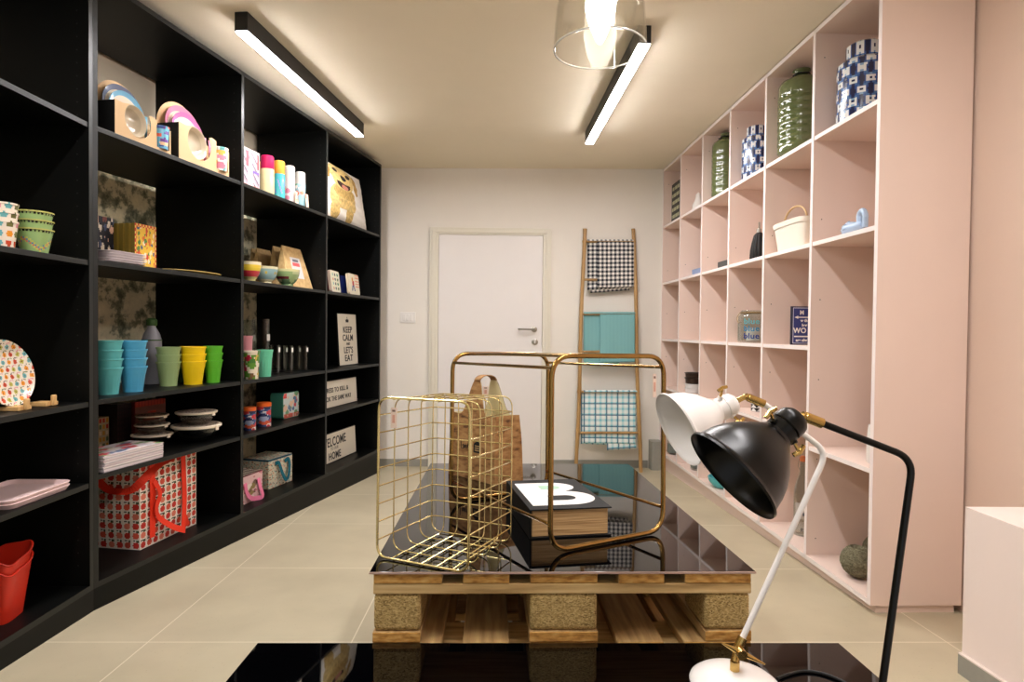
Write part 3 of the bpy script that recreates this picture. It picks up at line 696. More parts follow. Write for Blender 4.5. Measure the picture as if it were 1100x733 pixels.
# wing nut lever on the joint
mb = MB(); o0 = Vector(wb); c0 = atY(795, 701, 1.08) - o0; l0 = atY(775, 691, 1.085) - o0; l1 = atY(822, 714, 1.07) - o0
mb.tube([l0, l0.lerp(c0, .5), c0, c0.lerp(l1, .5), l1], [.0012, .004, .0065, .004, .0012], 10); mb.lathe([(0, .009), (.012, .009)], 18, 0, (0, -1, 0), c0, True); mb.build('wing_nut', BRASS, wl_)
pts = [onF(835, 731), onF(848, 726), onF(862, 722.5), onF(880, 724), onF(900, 731), onF(930, 748)]
mb = MB(); mb.tube([Vector(p)+Vector((0, 0, .003))-o0 for p in fillet(pts, .05, 5)], .0028, 8); mb.build('power_cord', CORD, wl_)
kb = onF(931, 846) + Vector((0, 0, .0008))
lamp('black desk lamp with brass joints and a tall bent arm at the right', (785.3, 511), .87, .0762, (-.78, -.14, -.626), LBLACK,
    [(936, 822), (981, 493), (882, 454.5)], [kb.y, .885, .888], .0052, kb, [(861.5, 446.5), (883, 455)], [((828, 444), 1.25), ((857.8, 484), 1.45)], LBLACK)
# ================================================================== SIMPLE CAMERA, LIGHT
cam = bpy.data.cameras.new('camera'); cam.lens = 36*FPX/1100; cam.sensor_width = 36; cam.clip_start = .02
co = bpy.data.objects.new('camera', cam); COL.objects.link(co)
Mc = Matrix((CR, CU, -FW)).transposed().to_4x4(); Mc.translation = EYE; co.matrix_world = Mc; SC.camera = co
w = bpy.data.worlds.new('world'); SC.world = w; w.use_nodes = True
w.node_tree.nodes['Background'].inputs[0].default_value = (.96, .97, 1, 1); w.node_tree.nodes['Background'].inputs[1].default_value = .4
linear('linear_ceiling_light', 'black linear ceiling light added out of view for brightness, over the nearest black shelving bay', -1.15, .95, 0, 1.5)  # extra left fixture, added out of view to brighten the room
linear('linear_ceiling_light', 'black linear ceiling light in front of the near end of the pink shelving', .70, .95, 0, 1.5)
SC.view_settings.view_transform = 'Standard'; SC.view_settings.look = 'None'; SC.view_settings.gamma = 1; SC.view_settings.use_curve_mapping = False
SC.view_settings.exposure = .82
#ITEMS
# ================================================================== THINGS ON THE SHELVES
def span(fr_, x, p0, p1, z):
    a, b_ = fr_.y_at(x, p0, z), fr_.y_at(x, p1, z); return fr_.w(x, (a+b_)/2, z), abs(b_-a)
def hz(P, py):
    px = proj(P)[0]; return atY(px, py, P.y).z - P.z
def mpp(P): return depth(P)/FPX
ORD = {3: ['bottom', 'middle', 'topmost'], 4: ['bottom', 'second from the bottom', 'second from the top', 'topmost'], 2: ['lower', 'upper'], 5: ['bottom', 'second from the bottom', 'middle', 'second from the top', 'topmost']}
def dots(base, cols, n, r0, r1, seed=1, asp=1.0):
    rn = random.Random(seed); D = [(rn.random(), rn.random(), rn.uniform(r0, r1), rn.choice(cols)) for _ in range(n)]
    def f(u, v):
        for a, b_, r, c in D:
            du = abs(u-a); du = min(du, 1-du)
            if (du*asp)**2 + (v-b_)**2 < r*r: return c
        return base
    return f
def lattice(base, cols, nu, nv, r=.36, stem=None):
    def f(u, v):
        a, b_ = u*nu, v*nv; i, j = int(a), int(b_); a = a-i-.5; b_ = b_-j-.5
        if a*a + (b_*1.1)**2 < r*r: return cols[(i*3+j*5+(i*j) % 3) % len(cols)]
        if stem and abs(b_) > .4 and abs(a) < .25: return stem
        return base
    return f
def cup_mb(r0, r1, h, colf=None, facets=0, lip=.0025, wall=.0025, n=48):
    """r0 base radius, r1 rim radius"""
    mb = MB(); vs = []; K = 14; prof = []
    for i in range(K+1):
        t = i/K; prof.append((t*h, r0+(r1-r0)*t))
    prof = [(0, r0*.9)] + [(z, q*(.965 if z < h*.9 else .985)) for z, q in prof]; prof[-1] = (h*.93, r1*.965); prof += [(h*.94, r1*1.012), (h, r1*1.012)]; K += 1; prof += [(h, r1-wall), (h*.95, r1-wall-.002), (.004, r0-wall), (.004, .0005)]
    cf = None
    if colf: cf = lambda u, i: colf(u, min(1, prof[i][0]/h)) if i < K+3 else colf(.0, -1)
    mb.lathe(prof, n, 0, colf=cf)
    if facets:
        new = []
        for k, p in enumerate(mb.v):
            z = p[2]
            if .004 < z < h*.66 and k < n*(K+1):
                th = atan2(p[1], p[0]); a = (th % (2*pi/facets)) - pi/facets; rr = hypot(p[0], p[1]); q = cos(pi/facets)/cos(a); s = q*.995
                p = (p[0]*s, p[1]*s, z)
            new.append(p)
        mb.v = new
    return mb
def stack(name, cat, mbuild, m, P, n, pitch, labf, group, rz=0, ords=None):
    first = None
    for k in range(n):
        loc = P + Vector((0, 0, .0006 + k*pitch)); lb = labf((ords or ORD)[n][k])
        if first is None:
            first = mbuild().build(name, m, None, ang=30); o = first
        else: o = first.copy(); COL.objects.link(o)
        o.location = loc; o.rotation_euler = (0, 0, rz + k*.3); tag(o, lb, cat, group)
def tints(name, rgb, rough=.35): return mat(name, rgb, rough, spec=.5)
CW = 'cups on the black shelving'
# --- nearest bay
P = NF.put(-.08, 37, 1.383); s = mpp(P)
def gcup(u, v):
    if v < 0: return (150, 160, 90)
    if v > .93: return (176, 176, 96)
    if v > .84: return (34, 34, 30) if v > .87 or int(u*60) % 2 else (150, 176, 110)
    w_ = .35 + .18*sin(u*6*pi)
    if abs(v-w_) < .1: return [(196, 196, 96), (206, 120, 92), (96, 140, 150), (190, 190, 90)][int(u*47+v*20) % 4]
    return (146, 178, 112)
stack('flower_pot', 'flower pot', lambda: cup_mb(.041, .0585, .088, gcup, n=96), PRINTG, P, 3, .031, lambda o_: f'green flower pot with dark scalloped band, {o_} of its stack at the left edge', 'nested green pots')
P = NF.put(-.08, 1.5, 1.383)
fcup = lattice((238, 224, 204), [(206, 72, 40), (236, 150, 40), (190, 184, 84), (104, 174, 176), (226, 150, 160), (110, 110, 60)], 9, 3)
stack('beaker', 'cup', lambda: cup_mb(.036, .047, .092, lambda u, v: fcup(u, abs(v)*.999) if v >= 0 else (238, 224, 204), n=96), PRINTG, P, 3, .03, lambda o_: f'cream floral print cup cut off by the left edge, {o_} of its stack', 'nested floral cups')
# plate on wooden rests
P = NF.put(-.13, 5, .833); R_ = .118
pl = thing('display_plate', 'round plate with retro floral print standing upright on wooden rests', 'plate', P + Vector((0, 0, R_*.975+.012)), NF.face)
FCOL = [(206, 72, 40), (236, 150, 40), (104, 174, 176), (190, 184, 84)]
def platef(x, z):
    p_ = .027; j_ = math.floor(z/p_); x2 = x/p_ + .5*(j_ % 2); i_ = math.floor(x2); a = x2-i_-.5; b_ = z/p_-j_-.5; c_ = FCOL[(i_*3+j_*2+(j_//2)) % 4]
    d = hypot(a, b_+.08)
    if d < .09: return (120, 60, 40)
    if d < .30: return c_
    if .33 < hypot(a-.25, b_-.1) < .46 and b_ > .2: return [(110, 80, 70), (226, 150, 160), (110, 120, 60)][(i_+j_) % 3]
    return (240, 228, 208)
pp = [(0, .0005), (0, R_*.65), (.008, R_)] + [(.003 + (0 if k < 24 else .010*((k-24)/16.)**1.5), max(.0005, R_*k/40.)) for k in range(40, -1, -1)]
mb = MB(); mb.lathe(pp, 150, 0, Vector((0, -1, .22)), (0, 0, 0), colf=lambda u, i: platef(pp[i][1]*cos(2*pi*u), pp[i][1]*sin(2*pi*u)) if i > 2 else (236, 226, 210)); mb.build('plate_body', PRINTG, pl, ang=60)
for px_, k, lb in ((13, 0, 'wooden plate rest under the left side of the floral plate'), (43, 1, 'wooden plate rest under the right side of the floral plate')):
    Q = NF.put(-.1, px_, .833)
    r = thing('plate_rest', lb, 'plate stand', Q + Vector((0, 0, .0005)), NF.face, 'rests holding the floral plate')
    W_ = mat('pale_rest_wood%d' % k, (222, 178, 116), .6, var=.12, vscale=30)
    MB().box(-.03, .03, -.045, .02, 0, .014).build('foot', W_, r, bev=.0015); MB().box(-.01, .01, -.056, -.044, .0, .04).build('front_peg', W_, r, bev=.004)
# pink trays
P, w_ = span(NF, -.13, -38, 54, .515)
TRAY = mat('pale_pink_tray', (236, 206, 204), .4); TRAYB = mat('brown_tray_top', (150, 120, 110), .5)
for k in range(2):
    t = thing('serving_tray', ['pale pink serving tray, lower one of the two at the left edge', 'pale pink serving tray, upper one of the two at the left edge'][k], 'tray', P + Vector((0, 0, .0006+k*.0125)), NF.face, 'pink trays')
    o_ = rrect(min(.30, w_), .23, .03, 6); 
    mb = MB(); n_ = len(o_); vs = []
    for sc_, z in ((.93, 0), (1, .017), (.985, .019), (.92, .004), (.0, .004)): vs += [(x*sc_, y*sc_, z) for x, y in o_]
    fs = [tuple(range(n_))[::-1]] + [(r0*n_+i, r0*n_+(i+1) % n_, (r0+1)*n_+(i+1) % n_, (r0+1)*n_+i) for r0 in range(4) for i in range(n_)]
    mb.add(vs, fs); mb.build('tray_body', TRAY, t)
# red baskets
P = NF.put(-.13, 0, .111); RED = mat('red_plastic', (206, 46, 26), .35)
for k in range(2):
    t = thing('plastic_basket', ['red wavy-rimmed plastic basket, outer one of the nested pair at the left edge', 'red wavy-rimmed plastic basket, inner one of the nested pair at the left edge'][k], 'basket', P + Vector((0, 0, .001+.036*k)), NF.face + .2, 'nested red baskets')
    def bf(u, v, off=0):
        th = 2*pi*u; zt_ = .185 + .018*cos(th*2+1) ; z = zt_*v if off == 0 else max(.003, zt_*v); a = (.062+.026*v) - off; b2 = (.05+.022*v) - off; e = .45
        c_, s_ = cos(th), sin(th); return (a*math.copysign(abs(c_)**e, c_), b2*math.copysign(abs(s_)**e, s_), z)
    mb = MB(); mb.grid(bf, 64, 12); mb.grid(lambda u, v: bf(1-u, v, .0025), 64, 12); mb.grid(lambda u, v: (bf(u, 0)[0]*v, bf(u, 0)[1]*v, 0), 64, 2); mb.build('basket_body', RED, t)
    mb = MB(); mb.tube([bf(i/64, 1) for i in range(64)], .0035, 6, closed=True); mb.build('rolled_rim', RED, t)
# --- angled shelving, first bay, row A: dinner sets
def dinner_set(name, label, P, w_, rim, rim2, cupf, uten):
    CARD_ = MATS['pale_cardboard']; t = thing(name, label, 'boxed dinner set', P + Vector((0, 0, .0006)), LF.face, 'boxed dinner sets'); q = w_/.27
    mb = MB(); arch = [(-.135, 0), (.135, 0), (.135, .125), (.08, .125)] + [(-.035+.105*cos(radians(a)), .128+.105*sin(radians(a))) for a in range(0, 181, 9)] + [(-.14, .1)]
    mb.M = Matrix.Scale(q, 4)
    def poly_at(pts, y, d, mi, mb=mb):
        b_ = mb.M; mb.M = b_ @ Matrix.Translation((0, y, 0)); mb.poly(pts, d, mi); mb.M = b_
    poly_at(arch, .04, .002, 0)
    fp = [(-.135, 0), (.06, 0), (.06, .12), (.035, .125)] + [(-.03+.062*cos(radians(a)), .085+.062*sin(radians(a))) for a in range(35, -236, -9)] + [(-.1, .128), (-.135, .13)]
    poly_at(fp, -.045, .002, 0); poly_at([(.06, 0), (.135, 0), (.135, .1), (.13, .1), (.128, .018), (.062, .018), (.06, .12)], -.045, .002, 0)
    mb.box(-.135, .135, -.044, .042, 0, .002, 0); mb.box(-.1355, -.1335, -.044, .041, .002, .128, 1); mb.box(.1335, .1355, -.044, .041, .002, .1, 0)
    mb.build('carton', [CARD, DARK], t, smooth=False)
    def disc(nm, c, r, dep, col, colr, tilt):
        m_ = MB(); m_.M = Matrix.Scale(q, 4)
        cf = lambda u, i: [col, col, colr, colr, colr, colr, col, col][min(i, 7)]
        m_.lathe([(0, .0005), (0, r*.55), (dep*.5, r*.8), (dep, r*.9), (dep+.004, r), (dep+.001, r), (dep*.4-.003, r*.8), (-.003, r*.5), (-.003, .0005)], 48, 0, Vector((0, -1, tilt)), c, colf=cf); return m_.build(nm, PRINTG, t, ang=60)
    disc('plate', (-.035, .025, .125), .094, .008, (204, 190, 166), rim, .12)
    disc('divided_plate', (-.032, .008, .112), .084, .006, (206, 194, 172), rim2, .12)
    disc('bowl', (-.03, .0, .088), .062, .03, (232, 222, 200), (236, 226, 206), .05) if False else disc('bowl', (-.03, -.004, .085), .058, .022, (184, 170, 146), (200, 186, 160), .05)
    m_ = cup_mb(.025, .031, .088, cupf, n=40); m_.v = [(x*q+.095*q, y*q-.034*q, z*q+.016*q) for x, y, z in m_.v]; m_.build('cup', PRINTG, t)
    for k, dx in enumerate((.072, .1)):
        m_ = MB(); m_.M = Matrix.Scale(q, 4); m_.tube([(dx, .012, .03), (dx, .014, .12), (dx, .015, .138)], [.004, .005, .0055], 8); m_.build(['fork_handle', 'spoon_handle'][k], uten, t)
SKYU = mat('sky_blue_melamine', (128, 190, 216), .35); PINKU = mat('pink_melamine', (240, 160, 190), .35)
P, w_ = span(LF, -.08, 112, 173, 1.915)
cf1 = dots((110, 180, 214), [(110, 70, 150), (226, 90, 70), (240, 200, 160), (60, 90, 160)], 26, .06, .14, 3)
dinner_set('dinner_set', 'boxed dinner set with blue rims and a blue patterned cup, on the top left shelf', P, w_, (100, 108, 130), (110, 166, 194), lambda u, v: cf1(u, v) if v >= 0 else (240, 230, 220), SKYU)
P, w_ = span(LF, -.08, 180, 235, 1.915)
cf2 = dots((240, 232, 220), [(236, 130, 150), (110, 180, 176), (240, 176, 80)], 16, .05, .13, 5)
dinner_set('dinner_set', 'boxed dinner set with pink rims and a white patterned cup, right of the blue one', P, w_, (206, 124, 150), (186, 100, 150), lambda u, v: cf2(u, v) if v >= 0 else (240, 230, 220), PINKU)
P, w_ = span(LF, -.3, 128, 176, 1.915)
dinner_set('dinner_set', 'boxed dinner set half hidden behind the other two on the top left shelf', P, w_*.9, (140, 90, 70), (200, 120, 80), lambda u, v: cf1(u, v) if v >= 0 else (240, 230, 220), SKYU)
# --- printed slabs (books, tins, signs): front at -y
def slab_thing(name, label, cat, P, rz, w_, h_, d_, front, side, group=None, nx=24, ny=30, lean=0, bev=0, m=PRINT, part='body', extra=None, rcorner=False):
    t = thing(name, label, cat, P + Vector((0, 0, .0006 + (d_*sin(lean)+.0012 if lean else 0))), rz, group)
    mb = MB(); mb.M = Matrix.Rotation(-lean, 4, 'X')
    if rcorner:
        out = rrect(w_, h_, min(w_, h_)*.12, 4, 0, h_/2); mb.poly(out, d_, 0, col=side)
        iw, ih = w_*.96, h_*.96
        def inside(x, z):
            rr = min(w_, h_)*.12; ax_ = max(0, abs(x)-(iw/2-rr)); az = max(0, abs(z-h_/2)-(ih/2-rr)); return ax_*ax_+az*az < rr*rr
        fn = front; g = MB(); g.M = mb.M
        for j in range(ny):
            for i in range(nx):
                x0, x1 = -iw/2+iw*i/nx, -iw/2+iw*(i+1)/nx; z0, z1 = h_*.02+ih*j/ny, h_*.02+ih*(j+1)/ny
                if inside((x0+x1)/2, (z0+z1)/2): g.add([(x0, -.0004, z0), (x1, -.0004, z0), (x1, -.0004, z1), (x0, -.0004, z1)], [(0, 1, 2, 3)], 0, [front((i+.5)/nx, (j+.5)/ny)])
        o1 = mb.build(part, m, t, smooth=False); g.build('front_picture', m, t, smooth=False)
    else:
        mb.box(-w_/2, w_/2, 0, d_, 0, h_, col=side)
        mb.grid(lambda u, v: (-w_/2+w_*u, -.0004, h_*v), nx, ny, 0, colf=front)
        mb.build(part, m, t, smooth=False)
    if extra: extra(t, mb.M)
    return t
def leanZ(P, d_, lean): return P
P, w_ = span(LF, -.30, 100, 122, 1.389)
df = dots((24, 26, 36), [(226, 216, 196), (120, 60, 50), (70, 80, 110), (240, 200, 170)], 40, .03, .09, 9)
slab_thing('book', 'dark book with pale flowers standing behind the white plates', 'book', P, LF.face, w_, hz(P, 233), .03, df, (30, 30, 36))
yf0 = dots((226, 186, 60), [(200, 60, 40), (80, 130, 60), (60, 90, 130), (236, 220, 190), (214, 110, 50)], 60, .025, .07, 12)
def yfront(u, v):
    if u < .1 or u > .9 or v < .07 or v > .93: return (196, 50, 36) if (int(u*14)+int(v*18)) % 2 else (226, 190, 90)
    return yf0(u, v)
for k in range(5):
    P, w_ = span(LF, -.20, 145, 168, 1.389); P = LF.w(-.20-.032*k, LF.y_at(-.20, 156.5, 1.389), 1.389)
    slab_thing('tin_box', 'yellow picture-front tin, ' + ['foremost', 'second', 'third', 'fourth', 'rearmost'][k] + ' of the row behind the white plates', 'tin', P, LF.face, w_, hz(LF.w(-.20, LF.y_at(-.20, 156.5, 1.389), 1.389), 242), .02, yfront if k == 0 else (lambda u, v: (170, 144, 60)), (132, 112, 40), 'yellow tins in a row', nx=30, ny=40)
P, w_ = span(LF, -.10, 106, 146, 1.389); WPL = mat('white_melamine', (232, 222, 222), .35)
for k in range(5):
    t = thing('square_plate', f'white square plate, {ORD[5][k]} of the pile on the second black shelf', 'plate', P + Vector((-.03, 0, .0005 + .0105*k)), LF.face, 'white plates in a pile')
    o_ = rrect(.2, .2, .03, 5); n_ = len(o_); vs = []
    for sc_, z in ((.8, 0), (1, .0095), (1, .0115), (.78, .004), (0, .004)): vs += [(x*sc_, y*sc_, z) for x, y in o_]
    mb = MB(); mb.add(vs, [tuple(range(n_))[::-1]] + [(r0*n_+i, r0*n_+(i+1) % n_, (r0+1)*n_+(i+1) % n_, (r0+1)*n_+i) for r0 in range(4) for i in range(n_)]); mb.build('plate_body', WPL, t)
P, w_ = span(LF, -.07, 152.5, 172, 1.389)
slab_thing('book', 'thin red book lying flat at the shelf edge in front of the yellow tins', 'book', P, LF.face, w_, .008, .1, lambda u, v: (190, 56, 40), (186, 60, 44), nx=2, ny=2)
P, w_ = span(LF, -.12, 176, 232, 1.389)
t = thing('serving_platter', 'flat yellow platter at the edge of the second black shelf', 'platter', P + Vector((0, 0, .0006)), LF.face)
mb = MB(); mb.lathe([(0, .0005), (0, .55), (.008, .8), (.013, 1), (.016, 1), (.006, .6), (.006, .0005)], 48); mb.v = [(x*w_*.5, y*.1, z) for x, y, z in mb.v]; mb.build('platter_body', mat('yellow_glaze', (222, 196, 116), .35), t, ang=60)
# --- row C: stacked tumblers
LC = .836
def tumblers(cname, rgb, px, n, x, wpx, pyt, group, extra=''):
    P = LF.put(x, px, LC); r1 = wpx/2*mpp(P); tot = hz(P, pyt); pitch = .0385 if n == 4 else .036; h = tot - pitch*(n-1)
    m_ = tints(cname.replace(' ', '_')+'_melamine', rgb)
    stack('tumbler', 'cup', lambda: cup_mb(r1*.72, r1, h, None, 10), m_, P, n, pitch, lambda o_: f'{cname} faceted tumbler, {o_} of its nested stack{extra}', group)
tumblers('teal', (92, 178, 178), 116.5, 4, -.13, 27, 366, 'teal tumblers')
tumblers('blue', (76, 160, 196), 143, 4, -.12, 27, 366, 'blue tumblers')
tumblers('sage green', (146, 170, 116), 181, 3, -.17, 24, 373, 'sage green tumblers')
tumblers('yellow', (246, 208, 20), 207.5, 3, -.12, 25.5, 372.5, 'yellow tumblers')
tumblers('bright green', (88, 178, 44), 229, 3, -.09, 19, 372, 'bright green tumblers')
P = LF.put(-.25, 194, LC); r1 = .036
stack('tumbler', 'cup', lambda: cup_mb(r1*.72, r1, .1, None, 10), tints('dark_green_melamine', (44, 92, 50)), P, 2, .036, lambda o_: f'dark green faceted tumbler, {o_} one of the pair behind the yellow tumblers', 'dark green tumblers')
P = LF.put(-.33, 163, LC); hh = hz(P, 342); t = thing('vacuum_flask', 'grey vacuum flask with green cap behind the blue tumblers', 'flask', P + Vector((0, 0, .0006)))
FL = mat('grey_enamel', (150, 150, 158), .3); rr = 9.6*mpp(P)
mb = MB(); mb.lathe([(0, rr*.95), (.01, rr), (hh*.66, rr), (hh*.76, rr*.8), (hh*.86, rr*.42), (hh*.9, rr*.4)], 36, cap=True); mb.build('flask_body', FL, t)
mb = MB(); mb.lathe([(hh*.885, rr*.5), (hh*.9, rr*.56), (hh*.97, rr*.56), (hh, rr*.35)], 28, cap=True); mb.build('cap', mat('dark_green_cap', (60, 92, 44), .4), t); mb = MB(); mb.lathe([(hh*.655, rr*1.02), (hh*.675, rr*1.02)], 36); mb.build('band', MATS['dark_green_cap'], t)
# --- row D: magazines, tins, glass bowls
P, w_ = span(LF, -.10, 92, 157, .536)
MAGC = [(206, 190, 196), (226, 214, 214), (190, 180, 184), (232, 226, 222)]
mc = dots((206, 196, 200), [(200, 70, 80), (120, 150, 90), (90, 110, 140), (236, 226, 216)], 26, .05, .13, 21)
NM = 13
for k in range(NM):
    t = thing('magazine', 'magazine in the pile at the left of the fourth black shelf' if k < NM-1 else 'topmost magazine of the pile, its cover printed in pink and green', 'magazine', P + Vector((random.uniform(-.002, .002), random.uniform(-.003, .003), .0006+.0052*k)), LF.face + random.uniform(-.01, .01), 'magazines in a pile')
    mb = MB(); mb.box(-w_/2, w_/2, -.09, .09, 0, .0046, col=MAGC[k % 4]); mb.grid(lambda u, v: (-w_/2+w_*u, -.09+.18*v, .0048), 20, 16, 0, colf=mc if k == NM-1 else (lambda u, v: (220, 210, 210))); mb.build('pages', PRINT, t, smooth=False)
P, w_ = span(LF, -.42, 102, 117, .536); ff = lattice((196, 186, 150), [(190, 50, 40), (206, 150, 50), (90, 120, 90), (230, 220, 200)], 4, 5, .4)
slab_thing('tin_box', 'floral patterned tin at the back left of the fourth black shelf', 'tin', P, LF.face, w_, hz(P, 449), .08, ff, (150, 140, 110))
P, w_ = span(LF, -.38, 126, 141, .536)
slab_thing('storage_box', 'dark patterned box between the floral tin and the red book', 'box', P, LF.face, w_, hz(P, 434), .12, lattice((34, 20, 22), [(56, 26, 28)], 6, 8, .3), (28, 18, 20))
P, w_ = span(LF, -.38, 145, 178, .536)
def rb(u, v):
    if v > .86 and u < .96: return (206, 80, 60) if int(u*20) % 2 else (176, 60, 48)
    if .66 < v < .72 and .4 < u < .68: return (214, 90, 70)
    if .5 < v < .57 and .22 < u < .85: return (206, 80, 60)
    return (146, 96, 84)
slab_thing('book', 'large dull red cookbook leaning upright behind the small glass bowls', 'book', P, LF.face, w_, hz(P, 430), .03, rb, (140, 50, 40), nx=30, ny=30)
LID = mat('ivory_lid', (232, 218, 196), .45); LIDP = ramp_mat('speckled_lid_print', [(.45, (70, 56, 50)), (.5, (190, 170, 150))], 'noise', 90, .5, (1, 1, 1), 0)
def glass_bowls(px, x, lev, group, where):
    P = LF.put(x, px, .536); z = 0
    for k, (rad, h, o_) in enumerate(lev):
        r = rad*mpp(P)
        t = thing('lidded_bowl', f'glass bowl with ivory lid, {o_} of the stack {where}', 'bowl', P + Vector((0, 0, .0008+z)), LF.face, group)
        mb = MB(); pr = [(0, .0005), (0, r*.45), (h*.25, r*.72), (h*.6, r*.88), (h*.94, r*.95)]; mb.lathe(pr + [(h*.94, r*.93), (h*.6, r*.86), (h*.28, r*.7), (.004, r*.42), (.004, .0005)], 40); mb.build('glass_body', CLEAR, t, ang=60)
        mb = MB(); mb.lathe([(h*.86, r*.99), (h*.9, r*1.03), (h*1.0, r*1.03), (h*1.03, r*.96), (h*1.03, r*.9)], 40, 0); mb.lathe([(h*1.03, r*.9), (h*1.035, .0005)], 40, 1)
        for a in (0, 2.1, 4.2): mb.box(-.01, .01, -r*1.06, -r*1.02, h*.72, h*.98, 0) if a == 0 else None
        mb.build('lid', [LID, LIDP], t, ang=50)
        z += h*1.045
glass_bowls(163.5, -.265, [(19.5, .058, 'bottom'), (16.5, .046, 'middle'), (15.5, .044, 'topmost')], 'stack of three glass bowls', 'beside the magazines')
glass_bowls(211, -.14, [(24, .085, 'larger lower one'), (20, .065, 'smaller upper one')], 'stack of two glass bowls', 'right of the other stack')
# --- big apple-print shopper on the bottom shelf
def bag_box(name, label, O_, ux, w_, d_, h_, ff_, sf, tf_, strapm, straps, rz, nx=40, nz=44, lidband=None):
    t = thing(name, label, 'bag', O_ + Vector((0, 0, .001)), rz)
    mb = MB(); bul = lambda u, v, a: a*sin(pi*u)*sin(pi*v)
    mb.grid(lambda u, v: (w_*u, -bul(u, v, .008), h_*v), nx, nz, 0, colf=ff_)                     # front
    mb.grid(lambda u, v: (-bul(u, v, .01), d_*(1-u), h_*v), int(nx*.75), nz, 0, colf=sf)          # left side
    mb.grid(lambda u, v: (w_+bul(u, v, .008), d_*u, h_*v), 20, nz, 0, colf=sf)
    mb.grid(lambda u, v: (w_*(1-u), d_+bul(u, v, .006), h_*v), 20, nz, 0, colf=ff_)
    mb.grid(lambda u, v: (w_*u, d_*v, h_-.006*sin(pi*u)*sin(pi*v)), 24, 20, 0, colf=tf_)
    mb.box(0, w_, 0, d_, 0, .002, col=(230, 220, 210)); mb.build('bag_body', PRINTC, t)
    for pts, wd, tw in straps:
        mb = MB(); P_ = fillet([Vector(p) for p in pts], .05, 6); vs = []; fs = []
        for i, p in enumerate(P_):
            d = (P_[min(i+1, len(P_)-1)]-P_[max(i-1, 0)]).normalized(); s_ = d.cross(Vector(tw)).normalized()*wd/2; vs += [p-s_, p+s_]
        fs = [(2*i, 2*i+1, 2*i+3, 2*i+2) for i in range(len(P_)-1)]
        mb.add(vs, fs); mb.build('strap', strapm, t, thick=.002, smooth=False)
    return t
O_ = LF.w(-.104, .345, .111); ex = LF.w(-.12, .731, .111) - O_; rz_ = atan2(ex.y, ex.x)
apple_c = [(200, 52, 36), (214, 84, 60), (196, 44, 32), (220, 120, 96)]
def apples(nu, nv):
    def f(u, v):
        a, b_ = u*nu, v*nv; i, j = int(a), int(b_); a = a-i-.5; b_ = b_-j-.5
        if abs(b_-.38) < .09 and .05 < a < .34: return (70, 80, 50)
        if abs(b_-.40) < .07 and -.34 < a < -.06: return (60, 50, 40)
        if (a/.38)**2 + ((b_+.06)/.36)**2 < 1 - .25*(b_ > 0)*(abs(a) < .08): return apple_c[(i*5+j*3) % 4]
        return (236, 226, 212)
    return f
STR = mat('bright_red_webbing', (240, 56, 26), .7, bump=.3, bscale=300)
bag_box('shopping_bag', 'large shopper printed with red apples, red straps, on the bottom black shelf', O_, None, .385, .285, .395, apples(10, 9), apples(7, 9), apples(9, 6), STR,
        [([(.06, -.011, .38), (.065, -.012, .24), (.06, -.014, .04)], .034, (0, -1, 0)), ([(.07, -.013, .30), (.10, -.03, .24), (.06, -.03, .18), (.09, -.02, .12), (.17, -.045, .05), (.235, -.05, .02)], .03, (.2, -1, .2)),
         ([(.27, -.012, .375), (.28, -.014, .16), (.235, -.04, .02)], .032, (0, -1, 0)), ([(.285, -.01, .07), (.30, -.014, .02)], .03, (0, -1, 0)),
         ([(.20, -.004, .382), (.10, -.015, .376), (.0, -.025, .33), (-.02, .03, .27), (-.025, .14, .27), (-.02, .2, .32), (-.01, .22, .36)], .036, (-.3, -.6, .5))], rz_, 80, 72)
# --- second bay
LA = 1.915
P, w_ = span(LF, -.05, 261.5, 278, LA)
def dollf(u, v):
    if v > .94 or u > .96: return (190, 180, 182)
    if (u-.48)**2*1.2 + (v-.72)**2 < .006: return (226, 190, 150)
    if abs(u-.45) < .10+.16*(.65-v) and v < .64: return (236, 190, 196)
    if u > .86 and v > .55: return (214, 70, 70)
    if .2 < u < .34 and v > .55: return (190, 80, 90)
    if v < .08: return (224, 110, 80)
    if .42 < v < .48 and u > .55: return (110, 80, 170)
    return [(170, 150, 160), (110, 100, 112), (190, 176, 184)][int(u*9+v*13) % 3]
slab_thing('doll_box', 'boxed doll in a pink dress beside the spray bottles', 'toy box', P, LF.face, w_*1.1, hz(P, 161), .06, dollf, (216, 204, 208), nx=26, ny=48)
def spray(label, px, x, wpx, pyt, body, cap, bf=None, capfrac=.34, group='spray bottles on the top shelf'):
    P = LF.put(x, px, LA); r = wpx/2*mpp(P); h = hz(P, pyt)
    t = thing('spray_bottle', label, 'bottle', P + Vector((0, 0, .0006)), LF.face, group)
    mb = MB(); K = 30; f_ = bf or (lambda u, v: body); hb = h*(1-capfrac)
    pr = [(0, r*.9), (.004, r)] + [(hb*(i/K), r) for i in range(1, K+1)]
    mb.lathe(pr, 40, 0, cap=True, colf=lambda u, i: f_(u, pr[min(i, len(pr)-1)][0]/hb)); mb.build('bottle_body', PRINTG, t)
    mb = MB(); mb.lathe([(hb, r*.95), (hb+.002, r*.97), (h*.975, r*.93), (h, r*.8)], 32, cap=True); mb.build('cap', tints(label.split()[0]+'_cap%d' % px, cap, .3), t)
spray('cream spray bottle with bright pink cap', 287, -.07, 14.5, 168, (206, 192, 142), (186, 20, 78), dots((206, 192, 142), [(206, 160, 110)], 4, .05, .1, 4))
def tf1(u, v): return (150, 110, 190) if .2 < v < .75 and int(u*40+v*9) % 7 == 0 else (58, 158, 166)
spray('turquoise spray bottle with orange cap in front row', 300, -.07, 12, 173.5, (58, 158, 166), (214, 150, 54), tf1)
